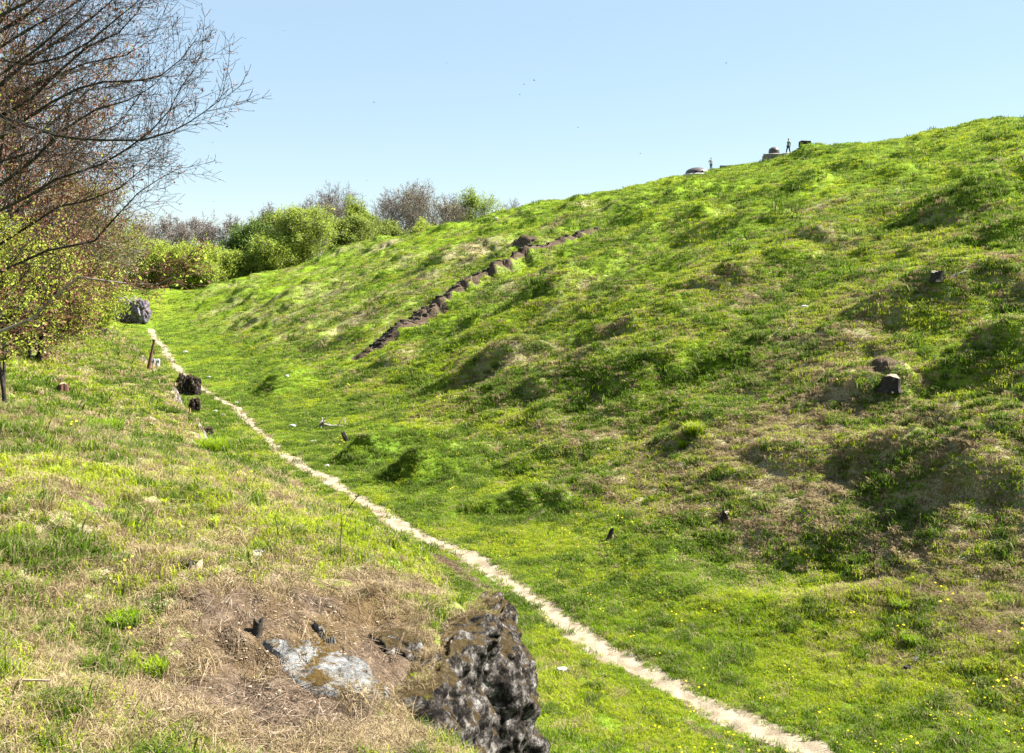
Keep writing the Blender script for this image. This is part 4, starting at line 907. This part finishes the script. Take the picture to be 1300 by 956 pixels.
def slabby(name, c, size, seed, mat, label=None, parent=None, cat=None, rot=0, jit=.05):
    bm = bmesh.new(); bmesh.ops.create_cube(bm, size=1)
    bmesh.ops.bevel(bm, geom=bm.edges[:], offset=.06, segments=1, affect='EDGES'); bmesh.ops.subdivide_edges(bm, edges=bm.edges[:], cuts=3, use_grid_fill=True)
    for v in bm.verts:
        v.co = Vector((v.co.x*size[0], v.co.y*size[1], v.co.z*size[2])); v.co += mn.noise_vector(v.co*2.3+Vector((seed, 0, 0)))*jit
    bmesh.ops.recalc_face_normals(bm, faces=bm.faces[:]); me = bpy.data.meshes.new(name); bm.to_mesh(me); bm.free(); me.materials.append(mat); o = link(name, me, parent, c); o.rotation_euler.z = rot
    if label: tag(o, label, cat)
    return o
def observation():
    g, q = crest(981, 200); o = empty('observation_post', (g[0], g[1], g[2]-.12)); tag(o, 'small steel observation dome on a weathered concrete slab, left of the right person', 'observation post')
    slabby('concrete_slab', (0.35, .6, -.12), (3.5, 2.6, .95), 3, M['concrete'], None, o, rot=-.15, jit=.14)
    slabby('broken_edge', (1.6, .1, .22), (2.4, 1.9, .32), 5, M['concrete_pale'], None, o, rot=.2, jit=.14)
    prof = [(.62, .25), (.62, .55), (.60, .72)]+[(.60*math.cos(a), .72+.42*math.sin(a)) for a in np.linspace(.1, 1.57, 9)]
    V, Q = lathe(prof, 28); d = link('steel_dome', mesh_from('steel_dome', V, [np.array(Q)], [M['steel']], smooth=True), o, (-.25, .3, .05))
    V, Q = lathe([(.80, .2), (.80, .36), (.66, .42)], 28); link('dome_collar', mesh_from('dome_collar', V, [np.array(Q)], [M['concrete']]), o, (-.25, .3, 0))
    V, Q = prisms(np.array([[-.6, -.23, .72]]), np.array([[.1, -.23, .72]]), np.array([.05]), np.array([.05]), 6); link('vision_slit', mesh_from('vision_slit', V, Q, [M['dark']]), o)
    return o
observation()
g, q = crest(1018, 198); slabby('concrete_block', (g[0], g[1]+.6, g[2]+.1), (1.05, 1.0, .62), 7, M['rock_dark'], 'dark concrete block half buried beside the round grassy mound on the crest', None, 'concrete block', .1, .06)
g, q = crest(925, 210); slabby('concrete_ledge', (g[0], g[1]+.9, g[2]-.02), (2.6, 1.5, .22), 9, M['concrete'], 'low grey concrete ledge in the grass between the two people', None, 'concrete ledge', -.2, .06)
def skin_obj(name, verts, edges, rad, mat, parent, root=0):
    me = bpy.data.meshes.new(name); bm = bmesh.new(); sl = bm.verts.layers.skin.verify(); vs = []
    for k, (v, r) in enumerate(zip(verts, rad)):
        bv = bm.verts.new(v); bv[sl].radius = (r, r) if not isinstance(r, tuple) else r; bv[sl].use_root = (k == root); vs.append(bv)
    for a, b in edges: bm.edges.new((vs[a], vs[b]))
    bm.to_mesh(me); bm.free(); me.materials.append(mat); o = link(name, me, parent)
    m = o.modifiers.new('skin', 'SKIN'); m.use_smooth_shade = True; o.modifiers.new('sub', 'SUBSURF').levels = 1; o.modifiers['sub'].render_levels = 1; return o
def person(px, h, rz, label, arms, legs, shirt, trouser, hair, off=0):
    g, q = crest(px, 200); o = empty('person', (g[0], g[1]+off, float(height(np.array([g[0]]), np.array([g[1]+off]))[0]))); o.rotation_euler.z = rz; o.scale = (h/1.75,)*3; tag(o, label, 'person')
    z = lambda v: v
    J = [(0,0,.95),(0,0,1.12),(0,0,1.30),(0,.0,1.42),(0,-.01,1.50),(0,-.02,1.58),(0,-.02,1.68)]; Rr = [(.15,.11),(.125,.095),(.155,.11),(.10,.08),.052,(.072,.085),(.070,.085)]; E = [(0,1),(1,2),(2,3),(3,4),(4,5),(5,6)]
    for sd, A in zip((-1, 1), arms):
        n = len(J); J += [(sd*.17,0,1.40)]+list(A); Rr += [.055,.043,.032,.035]; E += [(2,n),(n,n+1),(n+1,n+2),(n+2,n+3)]
    for sd, Lg in zip((-1, 1), legs):
        n = len(J); J += [(sd*.09,0,.88)]+list(Lg); Rr += [.085,.058,.042,.038]; E += [(0,n),(n,n+1),(n+1,n+2),(n+2,n+3)]
    skin_obj('body', J, E, Rr, M['skin'], o)
    J2 = [(0,0,.86)]+J[1:4]+J[7:10]+J[11:14]; R2 = [(.165,.125),(.14,.11),(.175,.125),(.10,.085),.07,.058,.05,.07,.058,.05]; skin_obj('shirt', J2, [(0,1),(1,2),(2,3),(2,4),(4,5),(5,6),(2,7),(7,8),(8,9)], R2, shirt, o)
    J3 = [J[0]]+J[15:18]+J[19:22]; skin_obj('trousers', [(0,0,.96)]+J3[1:], [(0,1),(1,2),(2,3),(0,4),(4,5),(5,6)], [(.165,.125),.10,.075,.06,.10,.075,.06], trouser, o)
    bm = bmesh.new(); bmesh.ops.create_icosphere(bm, subdivisions=3, radius=1)
    for v in list(bm.verts):
        if v.co.z < -.1 and v.co.y < .2: bm.verts.remove(v)
    for v in bm.verts: v.co = Vector((v.co.x*.084, v.co.y*.10-.01, v.co.z*.095+1.67))
    me = bpy.data.meshes.new('hair'); bm.to_mesh(me); bm.free(); me.materials.append(hair); link('hair', me, o)
    for sd, Lg in zip((-1, 1), legs):
        f = Lg[-1]; V, Fc = lump((f[0], f[1], .045), (.05, .13, .045), 3, .05, sub=2); link('shoe', mesh_from('shoe', V, [Fc], [M['dark']], smooth=True), o)
person(900, 1.78, .2, 'person in light grey top and dark trousers standing by the low domed turret', [[(-.34,.04,1.20),(-.22,-.12,1.08),(-.16,-.16,1.10)],[(.34,.04,1.20),(.24,-.12,1.06),(.18,-.16,1.08)]], [[(-.10,-.02,.48),(-.10,0,.10),(-.10,-.06,.05)],[(.10,-.02,.48),(.10,0,.10),(.10,-.06,.05)]], M['shirt_grey'], M['trouser_blue'], M['hair_grey'], .5)
person(996, 1.86, -1.1, 'person in grey green top and black trousers on the concrete beside the small dome', [[(-.24,.10,1.16),(-.22,-.02,.94),(-.20,-.06,.88)],[(.24,.10,1.16),(.22,.0,.94),(.20,-.05,.88)]], [[(-.12,-.14,.48),(-.12,-.14,.10),(-.12,-.20,.05)],[(.12,.08,.48),(.12,.20,.10),(.12,.14,.05)]], M['shirt_green'], M['trouser'], M['hair'], .2)
# ---------------------------------------------------------------- birds
def bird(px, py, wpx, dist, bank_, label, k):
    c = pt(px, py, dist); s = wpx/F*dist/.9; V, Fc = lump((0, 0, 0), (.07, .24, .06), 2, .03, sub=3); V = list(map(tuple, V)); T = [tuple(f) for f in Fc]; Q = []
    for sd in (-1, 1):
        n = len(V); V += [(sd*.03,.10,.02),(sd*.22,.14,.10),(sd*.45,-.04,.06+.05*(k % 3)),(sd*.24,-.06,.09),(sd*.03,-.10,.02)]; Q.append((n, n+1, n+3, n+4)); T.append((n+1, n+2, n+3))
        n = len(V); V += [(a, b, e-.012) for a, b, e in V[n-5:n]]; Q.append((n+4, n+3, n+1, n)); T.append((n+3, n+2, n+1))
    n = len(V); V += [(-.05,-.22,0),(.05,-.22,0),(.07,-.38,.01),(-.07,-.38,.01)]; Q.append((n, n+1, n+2, n+3))
    o = link('bird', mesh_from('bird', np.array(V)*s, [np.array(T), np.array(Q)], [M['feather']]), loc=c); o.rotation_euler = (.2, bank_, k*1.3); tag(o, label, 'bird', 'small dark birds in the sky')
BD = [(722,25,4,'topmost tiny dark bird near the middle of the sky'),(678,102,4,'right bird of the close pair in mid sky'),(665,107,4,'left bird of the close pair in mid sky'),(660,120,3,'faint bird just under the close pair'),(475,130,4,'bird alone in the sky above the mauve trees'),(360,39,4,'bird high in the sky between the beech and the middle'),(567,80,3,'faint bird high above the middle trees'),(922,80,4,'bird high above the left person'),(734,162,3,'faint bird over the slope right of the middle'),(813,195,4,'bird closest above the grassy crest left of the turret'),(271,256,4,'bird just right of the near beech branches'),(272,274,3,'faint bird under the one by the beech branches'),(466,229,3,'bird low over the bare trees'),(538,237,4,'bird low over the mauve trees'),(270,181,3,'small bird near the tip of the long beech limb'),(640,264,3,'bird skimming the trees where the slope begins')]
for k, (a, b, w, lb) in enumerate(BD): bird(a, b, w, 60+7*(k % 5), .5*math.sin(k*2), lb, k)
# ---------------------------------------------------------------- light, sky, camera
w = bpy.data.worlds.new('World'); SCN.world = w; w.use_nodes = True; nt = w.node_tree; bg = nt.nodes['Background']; sky = nt.nodes.new('ShaderNodeTexSky'); sky.sky_type = 'NISHITA'; sky.sun_disc = False; sky.sun_elevation = SUN_EL; sky.sun_rotation = SUN_AZ
sky.altitude = 100; sky.air_density = 1.0; sky.dust_density = .05; sky.ozone_density = 1.5; 
mx = nt.nodes.new('ShaderNodeMix'); mx.data_type = 'RGBA'; mx.inputs[0].default_value = .55; mx.inputs[7].default_value = (.13/.036, .175/.036, .212/.036, 1); nt.links.new(sky.outputs[0], mx.inputs[6]); nt.links.new(mx.outputs[2], bg.inputs[0]); bg.inputs[1].default_value = .036
sl = bpy.data.lights.new('sun', 'SUN'); sl.energy = 5; sl.angle = math.radians(.53); sl.color = (1, .955, .88); so = bpy.data.objects.new('sun', sl); COL.objects.link(so)
so.rotation_euler = Vector((SX*math.cos(SUN_EL), SY*math.cos(SUN_EL), math.sin(SUN_EL))).to_track_quat('Z', 'Y').to_euler(); so.location = (20, 20, 40)
cam = bpy.data.cameras.new('camera'); cam.sensor_width = 36; cam.lens = F/1300*36; cam.clip_end = 6000; cam.clip_start = .1; cam.shift_y = -45/1300
co = bpy.data.objects.new('camera', cam); COL.objects.link(co); co.rotation_euler = (math.pi/2-PITCH, 0, 0); SCN.camera = co
SCN.render.engine = 'CYCLES'; SCN.view_settings.view_transform = 'Standard'; SCN.view_settings.look = 'None'; SCN.view_settings.exposure = 2.3; SCN.view_settings.gamma = 1
SCN.cycles.max_bounces = 6; SCN.cycles.transparent_max_bounces = 4
